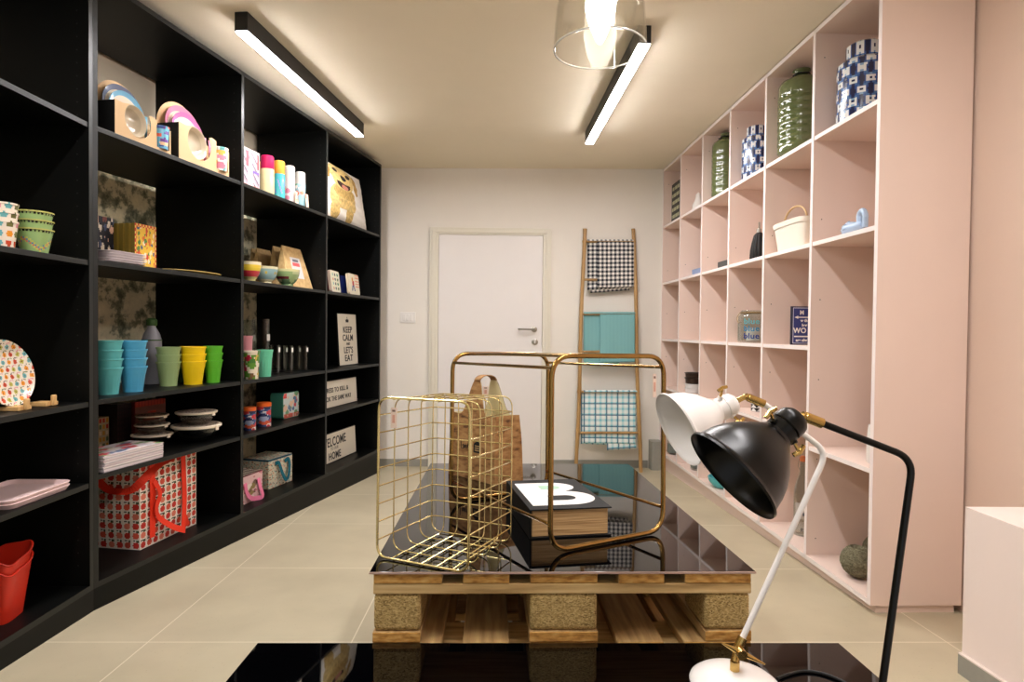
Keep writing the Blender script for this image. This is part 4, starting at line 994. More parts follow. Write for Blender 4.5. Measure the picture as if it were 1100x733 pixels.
spray('white floral spray bottle with white cap', 311, -.07, 11.5, 179, (200, 186, 184), (198, 192, 182), dots((200, 186, 182), [(200, 80, 80), (206, 140, 40), (200, 110, 130)], 18, .05, .1, 8))
spray('pale blue spray bottle with white cap at the right end', 322.5, -.07, 11, 185.5, (136, 174, 184), (198, 194, 184), dots((140, 176, 184), [(90, 170, 110), (240, 120, 90), (230, 220, 210)], 14, .05, .1, 11))
spray('turquoise spray bottle with orange cap hidden behind the pink-capped one', 280, -.15, 11, 175, (60, 130, 130), (240, 170, 70), None)
for px_, py_, lb in ((319, 206, 'small patterned gift card propped against the white bottles'), (330.5, 209, 'small cream card standing at the right end of the bottle row')):
    P = LF.put(-.022, px_, LA); slab_thing('card', lb, 'card', P, LF.face+.1, .04, hz(P, py_), .0015, dots((236, 216, 196), [(240, 180, 40), (226, 120, 110)], 6, .08, .2, px_ > 325), (230, 210, 180), 'cards by the spray bottles', 12, 12, lean=.08)
# row B: bowls and paper bags
LB = 1.389
def bowl(label, px, x, wpx, pyt, colf):
    P = LF.put(x, px, LB); r = wpx/2*mpp(P); h = hz(P, pyt)
    pr = [(0, r*.48), (h*.06, r*.5), (h*.12, r*.46), (h*.25, r*.66), (h*.4, r*.80), (h*.55, r*.89), (h*.7, r*.95), (h*.85, r*.99), (h, r*1.01), (h*1.0, r*.97), (h*.5, r*.82), (h*.2, r*.5), (h*.16, .0005)]
    mb = MB(); mb.lathe(pr, 64, 0, colf=lambda u, i: colf(u, min(1, pr[i][0]/h)) if i < 8 else (226, 216, 170)); o = mb.build('bowl', PRINTG, None, ang=60); o.location = P + Vector((0, 0, .0006)); tag(o, label, 'bowl', 'patterned bowls')
def stripes(u, v): return [(206, 196, 130), (232, 170, 140), (206, 60, 70), (206, 60, 70), (232, 200, 60), (240, 206, 70), (236, 226, 190), (220, 190, 60)][min(7, int(v*8))]
bowl('bowl with red and yellow stripes beside the divider', 269, -.07, 22, 282, stripes)
bowl('pale blue patterned bowl between the striped and green bowls', 285.5, -.07, 25, 287, lambda u, v: (224, 220, 180) if v > .8 or v < .2 else ((206, 186, 90) if int(u*30) % 4 == 0 and .4 < v < .6 else (150, 186, 190)))
gd = dots((150, 176, 120), [(110, 40, 50), (190, 200, 150), (96, 130, 90)], 20, .06, .14, 31)
bowl('green bowl with dark red dots in front of the paper bags', 308.5, -.05, 25.5, 290, lambda u, v: (220, 216, 160) if v > .84 else gd(u, v))
def pbag(label, px0, px1, x, pyt, rzo=0, labelled=False, dark=False):
    P, w_ = span(LF, x, px0, px1, LB); h = hz(P, pyt); t = thing('paper_bag', label, 'paper bag', P + Vector((0, 0, .0006)), LF.face+rzo, 'kraft paper bags'); w_ = w_*.96; d_ = .09
    mb = MB(); K = 8
    def ring(z, a, b_): return [(-a/2, -b_/2, z), (a/2, -b_/2, z), (a/2, 0, z), (a/2, b_/2, z), (-a/2, b_/2, z), (-a/2, 0, z)]
    vs = []
    for i in range(K+1):
        v = i/K; tt = v; vs += [(x_, y_ + .03*tt - .0, z_) for x_, y_, z_ in ring(h*v, w_*(1-.28*tt), d_*(1-tt)**.9 + .003)]
    fs = [tuple(range(6))[::-1]] + [(r0*6+i, r0*6+(i+1) % 6, (r0+1)*6+(i+1) % 6, (r0+1)*6+i) for r0 in range(K) for i in range(6)] + [tuple(K*6+i for i in range(6))]
    mb.add(vs, fs); mb.build('bag_body', KRAFT, t, smooth=False)
    if labelled:
        ml = MB(); fn = lambda u, v: (w_*(-.2+.42*u)*(1-.1*v), -d_/2*(1-(.25+.5*v))**.9 + .03*(.25+.5*v) - .0035, h*(.25+.5*v))
        def lc(u, v):
            if .8 < v < .9 and .2 < u < .8: return (110, 110, 120)
            if .6 < v < .74 and .15 < u < .85: return (220, 90, 90)
            return (214, 210, 206)
        ml.grid(fn, 14, 24, 0, colf=lc); ml.build('paper_label', PRINT, t)
pbag('kraft paper bag with a printed label, front right of the group', 302, 330.5, -.135, 266, 0, True)
pbag('kraft paper bag directly behind the labelled one', 294, 315, -.225, 266, 0)
pbag('kraft paper bag at the back behind the pale blue bowl', 276, 297, -.355, 268, 0)
pbag('kraft paper bag at the back left beside the divider', 272, 287, -.43, 268, 0)
# row C: cups, pitchers, glasses
par = dots((226, 214, 190), [(176, 40, 60), (90, 140, 50), (70, 120, 50), (200, 170, 80), (120, 90, 60)], 34, .05, .12, 41)
P = LF.put(-.045, 270, LC); r = 9*mpp(P); o = cup_mb(r*.8, r, hz(P, 377), lambda u, v: (236, 160, 130) if v > .95 else (par(u, v) if v >= 0 else (230, 220, 200)), n=72).build('beaker', PRINTG); o.location = P + Vector((0, 0, .0006)); tag(o, 'cup printed with a parrot and flowers beside the divider', 'cup')
P = LF.put(-.08, 284.5, LC); r = 8.3*mpp(P); o = cup_mb(r*.78, r, hz(P, 376), None, 8).build('tumbler', tints('mint_melamine', (104, 200, 160))); o.location = P + Vector((0, 0, .0006)); tag(o, 'mint green faceted tumbler right of the parrot cup', 'cup')
P = LF.put(-.155, 264, LC); r = 7*mpp(P); o = cup_mb(r*.8, r, hz(P, 361), None).build('beaker', tints('rose_melamine', (220, 150, 160))); o.location = P + Vector((0, 0, .0006)); tag(o, 'dull pink cup behind the parrot cup', 'cup')
def pitcher(label, px, x, wpx, pyt):
    P = LF.put(x, px, LC); r = wpx/2*mpp(P); h = hz(P, pyt); t = thing('glass_pitcher', label, 'pitcher', P + Vector((0, 0, .0008)), LF.face, 'glass pitchers')
    mb = MB(); mb.lathe([(0, r*.92), (h*.5, r*.98), (h, r), (h, r*.96), (h*.5, r*.93), (.01, r*.86), (.01, .0005)], 36, cap=False); mb.build('glass_body', CLEAR, t)
    mb = MB(); mb.tube(fillet([(r*.95, 0, h*.8), (r*1.6, 0, h*.84), (r*1.65, 0, h*.4), (r*.98, 0, h*.2)], .04), .005, 10); mb.build('handle', CLEAR, t)
    mb = MB(); mb.box(-r*.3, r*.3, -r*1.0-.001, -r*1.0, h*.6, h*.72, col=(226, 226, 222)); mb.build('sticker', PRINT, t, smooth=False)
pitcher('clear glass pitcher with handle behind the mint tumbler', 280, -.24, 18, 343)
pitcher('clear glass pitcher half hidden beside the divider', 265, -.37, 17, 344)
for k, (px_, x_) in enumerate(((295.5, -.12), (303.5, -.19), (309.5, -.1), (317.5, -.17), (325.5, -.1))):
    P = LF.put(x_, px_, LC); r = 4.9*mpp(P); h = hz(P, 371.5 if k != 0 else 371)
    t = thing('drinking_glass', ['leftmost clear tall glass, next to the mint tumbler', 'second clear tall glass from the left, in the back row', 'middle clear tall glass in the front row', 'second clear tall glass from the right, in the back row', 'rightmost clear tall glass on the third shelf'][k], 'glass', P + Vector((0, 0, .0008)), LF.face, 'clear tall glasses')
    mb = MB(); mb.lathe([(0, r*.93), (h, r), (h, r*.94), (.016, r*.86), (.016, .0005)], 28); mb.lathe([(.0, .0005), (0, r*.93)], 28); mb.build('glass_body', CLEAR, t)
    mb = MB(); mb.box(-r*.32, r*.32, -r*1.0-.001, -r*1.0, h*.76, h*.92, col=(236, 236, 230)); mb.build('sticker', PRINT, t, smooth=False)
# row D: orange-lidded tins and tin box
for px_, x_, w0, pyt, lb in ((268, -.09, 13.5, 437.5, 'round blue patterned tin with orange lid beside the divider'), (283.5, -.09, 15, 432.5, 'round blue patterned tin with orange lid, right one of the pair')):
    P = LF.put(x_, px_, .536); r = w0/2*mpp(P); h = hz(P, pyt); t = thing('round_tin', lb, 'tin', P + Vector((0, 0, .0006)), LF.face, 'orange-lidded tins')
    cf = dots((60, 80, 130), [(210, 90, 60), (230, 220, 210), (40, 50, 90), (150, 160, 190), (200, 60, 70)], 44, .05, .12, 51)
    mb = MB(); K = 20; mb.lathe([(h*.86*i/K, r*.97) for i in range(K+1)], 48, cap=True, colf=lambda u, i: cf(u, i/K)); mb.build('tin_body', PRINTG, t)
    mb = MB(); mb.lathe([(h*.84, r), (h*.98, r), (h, r*.95)], 36, cap=True); mb.build('lid', tints('orange_lid%d' % px_, (226, 100, 30)), t)
P, w_ = span(LF, -.12, 304, 321, .536)
tbf0 = dots((196, 210, 206), [(200, 90, 100), (90, 120, 150), (226, 190, 160), (110, 150, 110)], 30, .05, .13, 61)
tbf = lambda u, v: (200, 90, 60) if v < .16 and int(u*16) % 2 else ((206, 60, 50) if u < .2 and v > .8 else tbf0(u, v))
slab_thing('tin_box', 'upright tin box with children pictured on its pale front, below the tall glasses', 'tin', P, LF.face, w_, hz(P, 421.5), .09, tbf, (70, 140, 120), rcorner=True, m=PRINTG)
# bottom row: lunch bags
cmap = lambda s_: (lambda u, v: (120, 170, 160) if abs((u*7+sin(v*9+s_)*.5) % 1-.5) < .05 else ((206, 140, 110) if abs((v*6+sin(u*8+s_)*.6) % 1-.5) < .05 else ((60, 60, 56) if (int(u*31+s_)*7+int(v*29)*5) % 23 == 0 else (216, 208, 184))))
O_ = LF.w(-.146, 1.412, .111); pr_ = LF.w(-.128, 1.655, .111) - O_; TEALW = mat('teal_webbing', (0, 104, 124), .7)
bag_box('cooler_bag', 'cream cooler bag with map print and teal strap on the bottom shelf', O_, None, pr_.length, .20, .185, lambda u, v: (16, 70, 90) if v > .92 else cmap(1)(u, v), lambda u, v: (16, 70, 90) if v > .92 else cmap(3)(u, v), cmap(2), TEALW,
        [([(.05, -.012, .155), (.075, -.02, .16), (.10, -.03, .08), (.13, -.035, .03), (.165, -.03, .05), (.19, -.02, .13), (.185, -.012, .165), (.15, -.01, .15)], .024, (0, -1, 0))], atan2(pr_.y, pr_.x), 40, 30)
O_ = LF.w(-.09, LF.y_at(-.09, 250, .111), .111); PKW = mat('pink_webbing', (240, 130, 170), .7)
O2 = LF.w(-.09, LWD+.042, .111); w2_ = 1.262 - (LWD+.042)
pkf = dots((226, 190, 190), [(150, 130, 80), (200, 120, 130), (236, 220, 210), (120, 90, 80)], 40, .04, .11, 71)
bag_box('lunch_bag', 'pink patterned lunch bag with pink straps beside the divider', O2, None, w2_, .14, .165, lambda u, v: (110, 50, 60) if v > .95 else pkf(u, v), pkf, lambda u, v: (130, 110, 96) if int(u*9+v*8) % 3 else (206, 190, 170), PKW,
        [([(.36*w2_, -.011, .125), (.38*w2_, -.014, .07), (.5*w2_, -.022, .025), (.8*w2_, -.03, .012), (.93*w2_, -.02, .012), (.84*w2_, -.016, .07), (.8*w2_, -.011, .125)], .026, (0, -1, 0))], LF.face, 30, 24)
# --- third bay: cushion, tins, signs
_y0 = 2*LWD+.03; _y1 = min(2.765, LF.y_at(-.045, 397.5, LA)); P = LF.w(-.064, (_y0+_y1)/2, LA); w_ = _y1-_y0; ch = 1.14*hz(LF.w(-.088, _y0+.1, LA), 176)
cu = thing('cushion', 'white cushion printed with a golden puppy on the top shelf', 'cushion', P + Vector((0, 0, .002)), LF.face+.03)
FUR = [(206, 176, 100), (216, 188, 116), (196, 164, 88), (222, 196, 128)]
from mathutils import noise as MN
def dogf(u, v):
    u = (u-.125)/.92
    n_ = MN.noise((u*34, v*22, 0)) + .6*MN.noise((u*90, v*60, 3)); n2 = MN.noise((u*7, v*7, 9))
    def el(cx, cz, a, b_): return ((u-cx)/a)**2+((v-cz)/b_)**2 < 1
    def sh(c, k): return tuple(max(0, min(255, int(q*(1+k)))) for q in c)
    if el(.17, .855, .055, .036) or el(.46, .83, .05, .038): return (48, 32, 20)
    if el(.33, .765, .075, .052): return (24, 19, 17)
    if el(.33, .60, .085, .045) and v < .625: return (214, 140, 122)
    if el(.32, .665, .17, .11) and v < .675 and not el(.32, .735, .17, .075): return (62, 36, 28)
    if el(.62, .72, .055, .19) and u > .56: return sh((186, 148, 80), .16*n_)
    if el(.0, .82, .05, .15): return sh((180, 140, 74), .16*n_)
    if el(.32, .82, .30, .17) or el(.32, .69, .24, .15): return sh((218, 190, 124), .12*n_+.08*n2+(.06 if el(.33, .72, .2, .12) else 0))
    if el(.32, .50, .25, .12): return sh((192, 160, 94), .2*n_)
    if el(.27, .36, .30, .28) and v > .2: return sh((212, 182, 116), .16*n_+.12*n2)
    if el(.40, .14, .08, .19) or el(.07, .15, .09, .17): return sh((204, 172, 104), .18*n_)
    return (238, 232, 222)
def cush(sg):
    def f(a, b_):
        u, v = a*2-1, b_*2-1; e = (max(0, 1-abs(u)**2.6)*max(0, 1-abs(v)**2.6))**.5
        pin = 1 - .05*(1-abs(u)**6*0)*(abs(v)**2)*0 ; x = u*w_/2*(1-.05*(1-v*v)); z = ch/2 + v*ch/2*(1-.03*(1-u*u))
        return (x, -sg*(.058*e) + .006*sin(9*u+4*v)*e*.5 + .002*sin(23*v+5*u)*e, z)
    return f
mb = MB(); mb.M = Matrix.Rotation(-.16, 4, 'X'); mb.grid(cush(1), 150, 150, 0, colf=dogf); mb.grid(cush(-1), 30, 30, 0, colf=lambda u, v: (226, 216, 200)); mb.build('cushion_cover', PRINTC, cu)
mb = MB(); mb.M = Matrix.Rotation(-.16, 4, 'X'); c_ = cush(1); pth = [c_(i/24, 0) for i in range(24)] + [c_(1, i/24) for i in range(24)] + [c_(1-i/24, 1) for i in range(24)] + [c_(0, 1-i/24) for i in range(24)]; mb.tube(pth, .004, 6, closed=True); mb.build('piping', mat('ivory_piping', (220, 208, 190), .8), cu)
def tin1(u, v):
    a, b_ = u*3.6-.3, v*4.6-.3; i, j = int(a), int(b_); a -= i+.5; b_ -= j+.5
    return [(200, 90, 60), (60, 130, 90), (50, 60, 90), (110, 170, 170), (90, 110, 60), (60, 60, 60)][(i*2+j*3) % 6] if a*a+b_*b_ < .1 and 0 <= i < 3 and 0 <= j < 4 and a+i > 0 and v > .08 else (226, 222, 196)
def tin2(u, v):
    if (u-.36)**2*2+(v-.74)**2 < .012: return (216, 150, 60)
    if abs(u-.4) < .09 and .42 < v < .66: return (190, 50, 50)
    if (abs(u-.36+(.42-v)*.35) < .05 or abs(u-.44-(.42-v)*.35) < .05) and .16 < v < .42: return (40, 60, 120)
    if u > .6 and v > .35 and int(v*14) % 2: return (226, 150, 120)
    return (232, 224, 200)
P, w_ = span(LF, -.05, 354.5, 368.5, LB); slab_thing('tin_box', 'small square tin with rows of little pictures, left one under the puppy cushion', 'tin', P, LF.face+.15, w_, hz(P, 291.5), .02, tin1, (214, 190, 170), 'small picture tins', 28, 30, .12, rcorner=True)
P, w_ = span(LF, -.05, 374.5, 388.5, LB); slab_thing('tin_box', 'small square tin with a walking figure, right one under the puppy cushion', 'tin', P, LF.face+.1, w_, hz(P, 295), .02, tin2, (226, 210, 180), 'small picture tins', 28, 30, .12, rcorner=True)
P, w_ = span(LF, -.09, 351.5, 357, LB); slab_thing('tin_box', 'thin red tin behind the left picture tin', 'tin', P, LF.face, .05, hz(P, 293), .02, lambda u, v: (170, 40, 40), (150, 36, 36), None, 2, 2)
P, w_ = span(LF, -.1, 366, 376, LB); slab_thing('tin_box', 'dark blue tin between the two picture tins', 'tin', P, LF.face, w_, hz(P, 297), .02, lambda u, v: (20, 36, 96), (18, 30, 80), None, 2, 2)
CREAMS = (222, 214, 196); INK = mat('sign_ink', (28, 28, 30), .6); INKG = mat('sign_ink_grey', (150, 146, 138), .6)
def sign(label, x, pr_px, cx_px, pyt, z, lines, lean=.06):
    yr = LF.y_at(x, pr_px, z); yl = LF.y_at(x, cx_px, z) if cx_px else 2*LWD+.028; yc = (yr+yl)/2; P = LF.w(x, yc, z); w_ = yr-yl; h = hz(LF.w(x, yr, z), pyt)
    def extra(t, M):
        for (txt, tz, size, sx, mm, xo) in lines:
            mb = MB(); text_mb(mb, txt, size*h, 0, M @ Matrix.Translation((xo*w_, -.0012, tz*h)), sx=sx, bold=.0012*size*h/.07); mb.build('lettering', mm, t, smooth=False)
        mb = MB(); mb.M = M
        e = .004; mb.box(-w_/2-e, w_/2+e, -.001, .013, -.0, e).box(-w_/2-e, w_/2+e, -.001, .013, h-e, h).box(-w_/2-e, -w_/2, -.001, .013, 0, h).box(w_/2, w_/2+e, -.001, .013, 0, h); mb.build('frame', DARK, t, smooth=False)
    return slab_thing('wall_sign', label, 'sign', P, LF.face, w_, h, .012, lambda u, v: CREAMS, (30, 30, 28), None, 2, 2, lean, extra=extra), w_, h
t, w_, h = sign('upright cream sign reading KEEP CALM AND LET\'S EAT', -.12, 384.5, 365, 338, .836, [('KEEP', .63, .17, 1, INK, 0), ('CALM', .475, .17, .96, INK, 0), ('AND', .39, .07, 1, INK, 0), ("LET'S", .235, .17, .96, INK, 0), ('EAT', .08, .17, 1.1, INK, 0)])
mb = MB(); mb.M = Matrix.Rotation(-.06, 4, 'X') @ Matrix.Translation((0, -.0016, h*.86)); cr_pts = [(-.022, -.012), (.022, -.012), (.028, .012), (.016, .004), (.010, .02), (0, .008), (-.010, .02), (-.016, .004), (-.028, .012)]
mb.poly([(x, z) for x, z in cr_pts], .001); mb.lathe([(-.001, .004), (.001, .004)], 10, 0, (0, -1, 0), (0, 0, .026), True); mb.build('crown_mark', INK, t, smooth=False)
sign('wide cream sign reading DRESS TO KILL & COOK THE SAME WAY', -.10, 383.5, None, 405, .536, [('DRESS TO KILL &', .56, .24, 1.0, INK, 0), ('COOK THE SAME WAY', .24, .24, .9, INK, 0)])
sign('wide cream sign reading WELCOME TO OUR HOME on the bottom shelf', -.13, 382.5, None, 457, .111, [('WELCOME', .55, .42, .82, INK, 0), ('TO OUR', .41, .14, 1, INKG, 0), ('HOME', .1, .34, .9, INK, 0)])
# ================================================================== PINK SHELVING CONTENTS
def rspan(x, p0, p1, z):
    a, b_ = RF.y_at(x, p0, z), RF.y_at(x, p1, z); k = int(((a+b_)/2)/RWD); lo, hi = k*RWD+.017, (k+1)*RWD-.017
    if (a+b_)/2 < lo: b_ = b_
    a, b_ = min(a, hi), max(b_, lo); return RF.w(x, (a+b_)/2, z), abs(a-b_)
def rput(x, px, z, rpx, k):
    y = RF.y_at(x, px, z); P = RF.w(x, y, z); r = rpx*mpp(P); lo, hi = k*RWD+.016+r, (k+1)*RWD-.016-r
    return RF.w(x, max(lo, min(hi, y)), z)
def ikat(u, v, nu=10, nv=6):
    a, b_ = u*nu, v*nv; j = int(b_); a += .5*(j % 2); i = int(a); a = abs(a-i-.5); b_ = abs(b_-j-.5)
    if a < .17*(1-.7*b_): return (14, 26, 66)
    if a < .25*(1-.3*b_): return (40, 78, 146)
    if a < .42: return (228, 230, 228) if b_ < .33 else (74, 116, 170)
    if b_ < .06: return (16, 30, 74)
    if b_ < .24: return (222, 226, 226)
    return (20, 38, 88) if b_ > .38 else (130, 166, 200)
def jar(label, px, x, z, wpx, pyt, nk=.86):
    P = rput(x, px, z, wpx/2, int(RF.y_at(x, px, z)/RWD)); r = wpx/2*mpp(P); h = hz(P, pyt); t = thing('ginger_jar', label, 'jar', P + Vector((0, 0, .0008)), RF.face, 'blue and white jars'); hb = h*nk
    pr = [(0, r*.9), (.006, r)] + [(.01+(hb*.93-.01)*i/28, r) for i in range(29)] + [(hb*.97, r*.9), (hb, r*.62)]
    mb = MB(); mb.lathe(pr, 144, 0, cap=True, colf=lambda u, i: ikat(u, min(.999, pr[i][0]/hb))); mb.build('jar_body', PRINTG, t)
    pr2 = [(hb-.004, r*.66), (hb, r*.68)] + [(hb+(h-hb)*.9*i/8, r*.68) for i in range(1, 9)] + [(h, r*.6)]
    mb = MB(); mb.lathe(pr2, 120, 0, cap=True, colf=lambda u, i: ikat(u, min(.999, i/len(pr2)), 8, 1)); mb.build('lid', PRINTG, t)
jar('large blue and white patterned lidded jar in the nearest top cubby', 927, .13, 2.068, 52, 49, .80)
jar('smaller blue and white patterned lidded jar in the third top cubby', 812, .12, 2.068, 30, 137, .82)
def gbottle(label, px, x, wpx, pyt):
    P = rput(x, px, 2.068, wpx/2*1.02, int(RF.y_at(x, px, 2.068)/RWD)); r = wpx/2*mpp(P); h = min(hz(P, pyt), 2.55-2.068-.01); t = thing('glass_vase', label, 'vase', P + Vector((0, 0, .0008)), RF.face, 'green glass demijohns')
    K = 26; pr = [(0, r*.72), (.004, r*.86), (.03, r*.99)]
    for i in range(K+1):
        z = .03 + (h*.80-.03)*i/K; pr.append((z, r*(1 + .012*math.sin(i*pi))))
    pr += [(h*.85, r*.9), (h*.885, r*.62), (h*.90, r*.36), (h*.93, r*.30), (h*.955, r*.32), (h*.965, r*.40), (h*.985, r*.40), (h*.985, r*.30)]
    mb = MB(); n_ = 60; mb.lathe(pr, n_, 0)
    nv_ = []
    for k, p in enumerate(mb.v):
        row, c_ = divmod(k, n_)
        if 5 < row < K and (row % 3 == 0): rr = .93 if c_ % 5 != 0 else 1.0; p = (p[0]*rr, p[1]*rr, p[2])
        nv_.append(p)
    mb.v = nv_; mb.build('vase_body', GREENG, t, ang=60)
    mb = MB(); mb.tube([(r*.36*cos(a/3), r*.36*sin(a/3), h*(.93+.002*(a % 3))) for a in range(20)], .004, 6); mb.tube([(-r*.3, -r*.2, h*.93), (-r*.75, -r*.25, h*.955), (-r*.5, -r*.3, h*.92)], .006, 6); mb.build('neck_ribbon', DARK, t)
    mb = MB(); mb.M = Matrix.Translation((-r*.75, -r*.62, h*.74)) @ Matrix.Rotation(-.5, 4, 'Z'); mb.box(-.018, .018, -.001, .001, 0, .045, col=(226, 220, 206)); mb.box(-.012, .012, -.0016, -.001, .01, .02, col=(70, 70, 70)); mb.build('hang_tag', PRINT, t, smooth=False)
gbottle('large textured green glass vase with hang tag in the second top cubby', 859.5, .12, 46, 67)
gbottle('textured green glass vase with dark ribbon in the fourth top cubby', 778.5, .12, 28, 137)
P, w_ = rspan(.075, 720, 730, 2.068); LINES = lambda u, v: (190, 196, 160) if int(v*12) % 2 == 0 and .08 < u < .92 and (int(u*23)*5+int(v*12)*3) % 7 else (30, 38, 36)
slab_thing('wall_sign', 'dark sign with rows of pale writing in the farthest top cubby', 'sign', P, RF.face, w_, hz(P, 196), .02, LINES, (24, 28, 26), None, 30, 36)
P = RF.put(.10, 750, 2.068); r = 6.5*mpp(P); t = thing('figurine', 'small white rounded ornament in the fifth top cubby', 'ornament', P + Vector((0, 0, .0006)), RF.face); hh = hz(P, 207)
mb = MB(); mb.lathe([(0, r*.7), (hh*.1, r), (hh*.4, r*.95), (hh*.6, r*.6), (hh*.75, r*.45), (hh*.9, r*.4), (hh, r*.1)], 28, cap=True); mb.build('ornament_body', WHITE, t)
# second row
BLU = mat('pale_blue_glaze', (176, 200, 226), .25, coat=.4)
P = rput(.10, 914, 1.5647, 30, 0); t = thing('ceramic_ornament', 'pale blue glazed ornament with a curled handle in the nearest cubby', 'ornament', P + Vector((0, 0, .0006)), RF.face)
q = mpp(P); mb = MB(); mb.lathe([(-12*q, .004), (-10*q, 5*q), (-5*q, 8*q), (0, 8.5*q), (6*q, 7*q), (11*q, 5.5*q), (17*q, 5*q), (20*q, 3*q)], 32, 0, (1, 0, .08), (0, 0, 8.6*q), True)
for k in range(5): mb.tube([(-11*q, 0, 8*q), (-6*q, -7.2*q*cos(k*.6-1.2), 8*q+8*q*sin(k*.6-1.2)*1), (2*q, -8.6*q*cos(k*.6-1.2), 8.6*q+8.8*q*sin(k*.6-1.2))], .0035, 6)
mb.build('ornament_body', BLU, t)
mb = MB(); mb.tube(fillet([(16*q, 0, 8*q), (14*q, 0, 22*q), (20*q, 0, 26*q), (25*q, 0, 20*q), (24*q, 0, 7*q)], 6*q), 3*q, 12); mb.build('curled_handle', BLU, t)
P, w_ = rspan(.12, 841, 881, 1.5647); hh = hz(P, 238); t = thing('fabric_basket', 'white fabric basket with a looped handle in the second cubby of its row', 'basket', P + Vector((0, 0, .0006)), RF.face)
CLO = mat('white_crinkled_cloth', (238, 228, 212), .85, bump=.8, bscale=25)
def fb(off, sc_=1):
    def f(u, v):
        th = 2*pi*u; c_, s_ = cos(th), sin(th); k = .82+.18*v; a = (w_/2-off)*k; b2 = .09*k-off; e = .35
        return (a*math.copysign(abs(c_)**e, c_), b2*math.copysign(abs(s_)**e, s_), hh*v*(1+.02*sin(th*3)) + off*.3)
    return f
mb = MB(); mb.grid(fb(0), 72, 12); mb.grid(fb(.004), 72, 12); mb.grid(lambda u, v: tuple(Vector(fb(0)(u, 0))*v), 72, 2); mb.build('basket_body', CLO, t)
mb = MB(); mb.grid(lambda u, v: tuple(Vector(fb(-.004)(u, .84+.16*v))), 72, 3); mb.build('folded_cuff', CLO, t)
mb = MB(); mb.tube([(-w_*.30, -.04, hh*.9)] + [(w_*.34*cos(pi-pi*k/14), -.04, hh*.95+.085*sin(pi*k/14)) for k in range(15)], .0055, 8); mb.build('leather_handle', mat('tan_leather', (206, 170, 120), .5), t)
P = RF.put(.12, 815, 1.5647); r = 8.5*mpp(P); hh = hz(P, 250); t = thing('perfume_atomiser', 'black pleated atomiser bottle with a silver top', 'atomiser', P + Vector((0, 0, .0006)), RF.face)
mb = MB(); mb.lathe([(0, r*.85), (hh*.12, r*1.05), (hh*.4, r), (hh*.7, r*.8), (hh*.9, r*.62), (hh, r*.3)], 48, cap=True); mb.v = [(x*(1+.05*cos(atan2(y, x)*16)), y*(1+.05*cos(atan2(y, x)*16)), z) for x, y, z in mb.v]; mb.build('pleated_body', DARK, t)
mb = MB(); mb.lathe([(hh*.98, r*.32), (hh*1.12, r*.3), (hh*1.14, r*.12), (hh*1.35, r*.12)], 16, cap=True); mb.build('metal_top', STEEL, t)
P, w_ = rspan(.1, 771, 786, 1.5647); slab_thing('small_box', 'low dark grey box in the fourth cubby of the second row', 'box', P, RF.face, w_, hz(P, 280), .06, lambda u, v: (70, 76, 76), (76, 82, 82), None, 2, 2)
P, w_ = rspan(.1, 741, 756, 1.5647); slab_thing('small_box', 'low pale blue box in the fifth cubby of the second row', 'box', P, RF.face, w_, hz(P, 288.5), .06, lambda u, v: (150, 172, 212), (150, 172, 212), None, 2, 2)
# third row
NAVY = (44, 56, 120)
w_ = .2; P = RF.w(.062+.1, .80, 1.0659); hh = hz(P, 329.5)
def nv(u, v):
    m_ = min(u*w_, (1-u)*w_, v*hh, (1-v)*hh)
    return (16, 22, 60) if m_ < .006 else ((206, 210, 226) if m_ < .010 else NAVY)
def nvx(t, M):
    x0 = -w_/2 + .014
    for txt, tz, sz, xx in (('M', .79, .15, .040), ('w th', .60, .10, .052), ('her', .48, .1, .055), ('WO', .31, .19, .030), ('are alw', .09, .1, .040)):
        mb = MB(); text_mb(mb, txt, sz*hh, 0, M @ Matrix.Translation((x0+xx, -.0015, tz*hh)), sx=.95, bold=.001); mb.build('lettering', WHITE, t, smooth=False)
    mb = MB(); mb.M = M @ Matrix.Translation((0, -.0018, 0)); mb.poly([(x0, hh*.715), (x0+.02, hh*.755), (x0+.02, hh*.73), (w_/2-.02, hh*.73), (w_/2-.02, hh*.70), (x0+.02, hh*.70), (x0+.02, hh*.675)], .001); mb.box(x0, w_/2-.02, -.0, .001, hh*.20, hh*.235); mb.build('arrow_mark', WHITE, t, smooth=False)
slab_thing('wall_sign', 'navy sign with white arrow and white lettering in the second cubby', 'sign', P, RF.a, w_, hh, .015, nv, (16, 20, 50), None, 60, 60, extra=nvx)
def facecam(P): return atan2(EYE.y-P.y, EYE.x-P.x) + pi/2
P = RF.put(.11, 809, 1.0659); r = 16*mpp(P); hh = hz(P, 334); t = thing('glass_lantern', 'glass jar lantern with blue lettering and wire handle in the third cubby', 'lantern', P + Vector((0, 0, .0008)), facecam(P))
mb = MB(); mb.lathe([(0, .0005), (0, r*.95), (.008, r), (hh*.8, r), (hh*.9, r*.84), (hh, r*.8), (hh, r*.77), (hh*.9, r*.81), (hh*.8, r*.96), (.012, r*.96), (.01, .0005)], 48); mb.build('glass_body', CLEAR, t)
mb = MB(); mb.tube([(r*.84*cos(a*2*pi/30), r*.84*sin(a*2*pi/30), hh*.93) for a in range(30)], .004, 8, closed=True); mb.tube(fillet([(-r*.86, 0, hh*.93), (-r*1.1, -r*.2, hh*.75), (-r*.9, -r*.6, hh*.6)], .02), .0025, 6); mb.build('wire_rim', mat('aged_wire', (150, 126, 88), .5, .6), t)
for k, (col, tz) in enumerate((((120, 206, 216), .58), ((60, 160, 206), .36), ((50, 80, 170), .13))):
    mb = MB(); text_mb(mb, 'blue', hh*.24, 0, Matrix.Translation((-r*.12, 0, hh*tz)), sx=1.1, bold=.001)
    mb.v = [(1.012*r*sin(max(-1.5, min(1.5, x/r))), -1.012*r*cos(max(-1.5, min(1.5, x/r))), z) for x, y, z in mb.v]; mb.build('lettering', mat('blue_print%d' % k, col, .4), t, smooth=False)
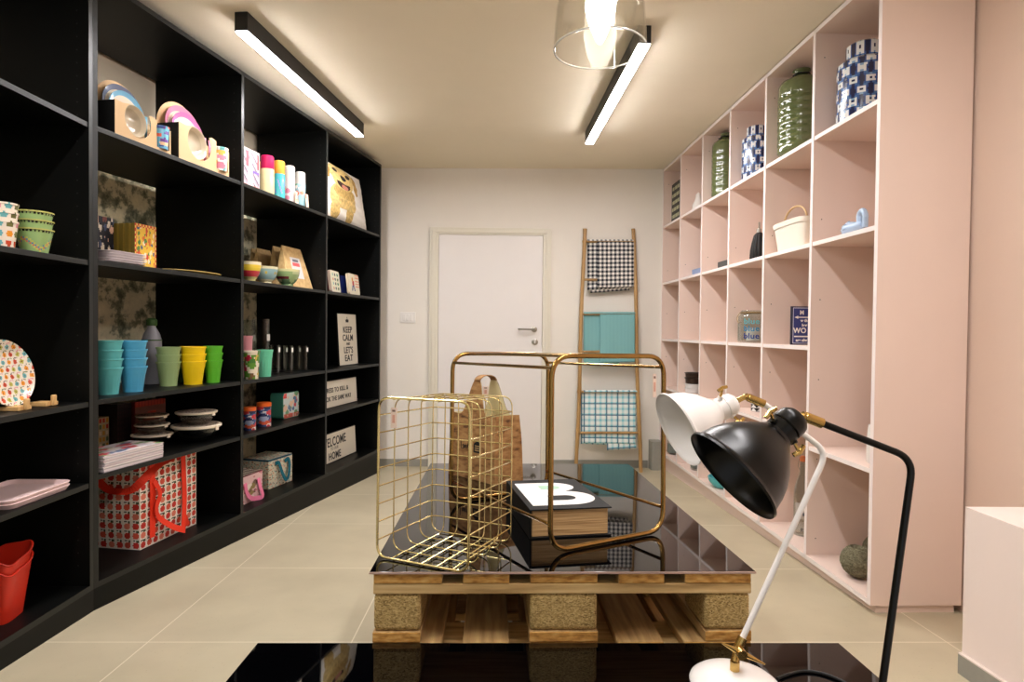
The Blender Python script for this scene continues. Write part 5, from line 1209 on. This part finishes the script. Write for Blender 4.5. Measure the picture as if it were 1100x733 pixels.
mb = MB(); mb.lathe([(0, r*.45), (hh*.4, r*.45)], 24, cap=True); mb.v = [(x, y, z+.012) for x, y, z in mb.v]; mb.build('candle', WHITE, t)
# fourth row
P = RF.put(.10, 943, .585); r = 11*mpp(P); hh = hz(P, 457); o = MB(); o.lathe([(0, r*.9), (.01, r), (hh*.6, r), (hh, r*.86), (hh, r*.78), (hh*.6, r*.9), (.012, r*.9), (.01, .0005)], 36)
o = o.build('vase', WHITE); o.location = P + Vector((0, 0, .0006)); tag(o, 'white ceramic vase at the right of the nearest lower cubby', 'vase')
P = RF.put(.24, 949, .585); r = 11*mpp(P); hh = hz(P, 408); o = MB(); o.lathe([(0, r*.9), (.01, r), (hh*.8, r*.9), (hh, r*.7), (hh, r*.6), (hh*.8, r*.8), (.012, r*.9), (.01, .0005)], 36)
o = o.build('vase', mat('grey_glaze', (120, 120, 116), .4)); o.location = P + Vector((0, 0, .0006)); tag(o, 'tall grey vase behind the white vase in the nearest lower cubby', 'vase')
P = RF.put(.12, 813.5, .643); r = 6.5*mpp(P); hh = hz(P, 427); t = thing('patterned_bottle', 'white bottle with black triangle pattern behind the white lamp arm', 'bottle', P + Vector((0, 0, .0006)), RF.face)
tri = lambda u, v: (20, 20, 22) if (abs(((u*6) % 1)-.5) < (((v*3) % 1)*.5)) and v < .98 else (236, 234, 230)
mb = MB(); pr = [(0, r*.85)] + [(hh*.7*i/24, r*(1 if i < 20 else 1-(i-20)*.08)) for i in range(1, 25)] + [(hh*.8, r*.35), (hh, r*.3)]; mb.lathe(pr, 60, cap=True, colf=lambda u, i: tri(u, pr[i][0]/hh*1.3) if i < 24 else (230, 224, 220)); mb.build('bottle_body', PRINTG, t)
P = rput(.10, 743.5, .643, 10, 4); r = 9*mpp(P)
z = 0
for k, (hk, col, lb) in enumerate(((.036, (236, 234, 232), 'white bowl at the bottom of the stack in the fifth cubby'), (.036, (236, 234, 232), 'white bowl in the middle of the stack in the fifth cubby'), (.05, (52, 38, 30), 'dark brown bowl, lower of two on the white bowls'), (.04, (52, 38, 30), 'dark brown bowl topping the stack in the fifth cubby'))):
    o = MB(); o.lathe([(0, r*.8), (hk*.1, r*.92), (hk*.8, r*.95), (hk*.85, r*1.05), (hk*.98, r*1.05), (hk*.98, r*.9), (hk*.3, r*.85), (hk*.25, .0005)], 32); o = o.build('bowl', tints('bowl_glaze%d' % k, col)); o.location = P + Vector((0, 0, .0006+z)); tag(o, lb, 'bowl', 'bowls stacked in the pink shelving'); z += hk*.985
# bottom row
def twine(label, px, py, x, wpx, seed):
    P = rput(x, px, .058, wpx/2+1, 0); R_ = wpx/2*mpp(P); t = thing('twine_ball', label, 'ball of twine', P + Vector((0, 0, R_*.98+.002)), 0, 'balls of twine'); rn = random.Random(seed)
    mb = MB(); mb.lathe([(-R_*.93*cos(a*pi/20) , max(.0006, R_*.93*sin(a*pi/20))) for a in range(18)] + [(R_*.72, R_*.36), (R_*.3, R_*.25), (R_*.2, .001)], 40); mb.build('core', TWINE, t)
    mb = MB()
    for k in range(110):
        a0 = rn.uniform(0, 2*pi); tilt = rn.uniform(.5, 1.05); ax_ = Vector((cos(a0)*sin(tilt), sin(a0)*sin(tilt), cos(tilt)))
        e1 = ax_.orthogonal().normalized(); e2 = ax_.cross(e1); r2 = R_*rn.uniform(.94, .99); off = ax_*R_*rn.uniform(-.22, .22); rr2 = sqrt(max(0, r2*r2 - off.length_squared))
        mb.tube([off + e1*(rr2*cos(j*2*pi/28)) + e2*(rr2*sin(j*2*pi/28)) for j in range(28)], .0014, 5, closed=True)
    for j in range(7): mb.tube([(R_*1.0*cos(i*2*pi/30), R_*1.0*sin(i*2*pi/30), -.006+j*.0024+.004*sin(i*.4)) for i in range(30)], .0013, 5, closed=True)
    mb.build('wound_strands', TWINE, t)
twine('ball of grey-green twine at the front of the bottom right cubby', 921.5, 0, .09, 35, 1)
twine('second ball of twine behind, at the edge of the bottom right cubby', 945, 0, .27, 34, 2)
P = RF.put(.13, 861, .058); r = 8.5*mpp(P); hh = hz(P, 490); t = thing('swing_top_bottle', 'clear swing-top glass bottle with orange seal on the bottom pink shelf', 'bottle', P + Vector((0, 0, .0008)), facecam(P))
mb = MB(); mb.lathe([(0, .0005), (0, r*.9), (.01, r), (hh*.55, r), (hh*.68, r*.75), (hh*.8, r*.36), (hh*.93, r*.32), (hh*.93, r*.26), (hh*.8, r*.3), (hh*.68, r*.68), (hh*.55, r*.94), (.014, r*.94), (.012, .0005)], 40); mb.build('glass_body', CLEAR, t)
mb = MB(); mb.lathe([(hh*.93, r*.36), (hh*.975, r*.4), (hh, r*.2)], 20, cap=True); mb.build('stopper', tints('orange_seal', (226, 130, 80)), t)
mb = MB(); mb.tube(fillet([(-r*.4, 0, hh*.96), (-r*.55, 0, hh*.86), (-r*.3, -r*.2, hh*.82)], .01), .0015, 6); mb.tube(fillet([(r*.4, 0, hh*.96), (r*.55, 0, hh*.86), (r*.3, -r*.2, hh*.82)], .01), .0015, 6); mb.build('wire_clip', STEEL, t)
mb = MB(); mb.grid(lambda u, v: (1.01*r*sin((u-.5)*1.6), -1.01*r*cos((u-.5)*1.6), hh*(.22+.2*v)), 16, 10, 0, colf=lambda u, v: (40, 50, 70) if ((u-.5)**2*2+(v-.5)**2 < .12 and int(u*9+v*7) % 3) else (190, 180, 170)); mb.build('label_print', PRINT, t)
mb = MB(); text_mb(mb, 'R', hh*.07, 0, Matrix.Translation((.002, -r*1.012, hh*.06))); mb.build('lettering', INK, t, smooth=False)
def gjar(label, px, x, wpx, pyt):
    P = RF.put(x, px, .058); r = wpx/2*mpp(P); hh = hz(P, pyt); t = thing('glass_jar', label, 'jar', P + Vector((0, 0, .0008)), RF.face, 'glass jars on the bottom pink shelf')
    mb = MB(); mb.lathe([(0, .0005), (0, r*.95), (.01, r), (hh*.75, r), (hh*.85, r*.8), (hh, r*.8), (hh, r*.74), (hh*.84, r*.74), (hh*.74, r*.94), (.012, r*.94), (.01, .0005)], 36); mb.build('glass_body', CLEAR, t)
    mb = MB(); mb.lathe([(hh*.9, r*.83), (hh*.94, r*.85), (hh*1.02, r*.85), (hh*1.03, r*.7)], 28, cap=True); mb.build('lid', STEEL, t)
    mb = MB(); mb.lathe([(.014, .001), (.014, r*.92), (hh*.45, r*.92), (hh*.45, .001)], 28); mb.build('grey_filling', mat('grey_filling%d' % px, (150, 150, 146), .8), t)
gjar('glass jar on the bottom shelf of the farthest pink column', 724, .09, 15, 466)
gjar('glass jar on the bottom shelf behind the white lampshade', 749, .09, 15, 485)
P = RF.put(.10, 779, .058); r = 18*mpp(P); o = MB(); hh = .07; o.lathe([(0, r*.55), (hh*.1, r*.7), (hh*.6, r*.95), (hh, r), (hh, r*.96), (hh*.6, r*.9), (hh*.15, r*.6), (hh*.12, .0005)], 40); o = o.build('bowl', tints('turquoise_glaze', (90, 190, 196))); o.location = P + Vector((0, 0, .0006)); tag(o, 'turquoise bowl on the bottom pink shelf behind the black lampshade', 'bowl')
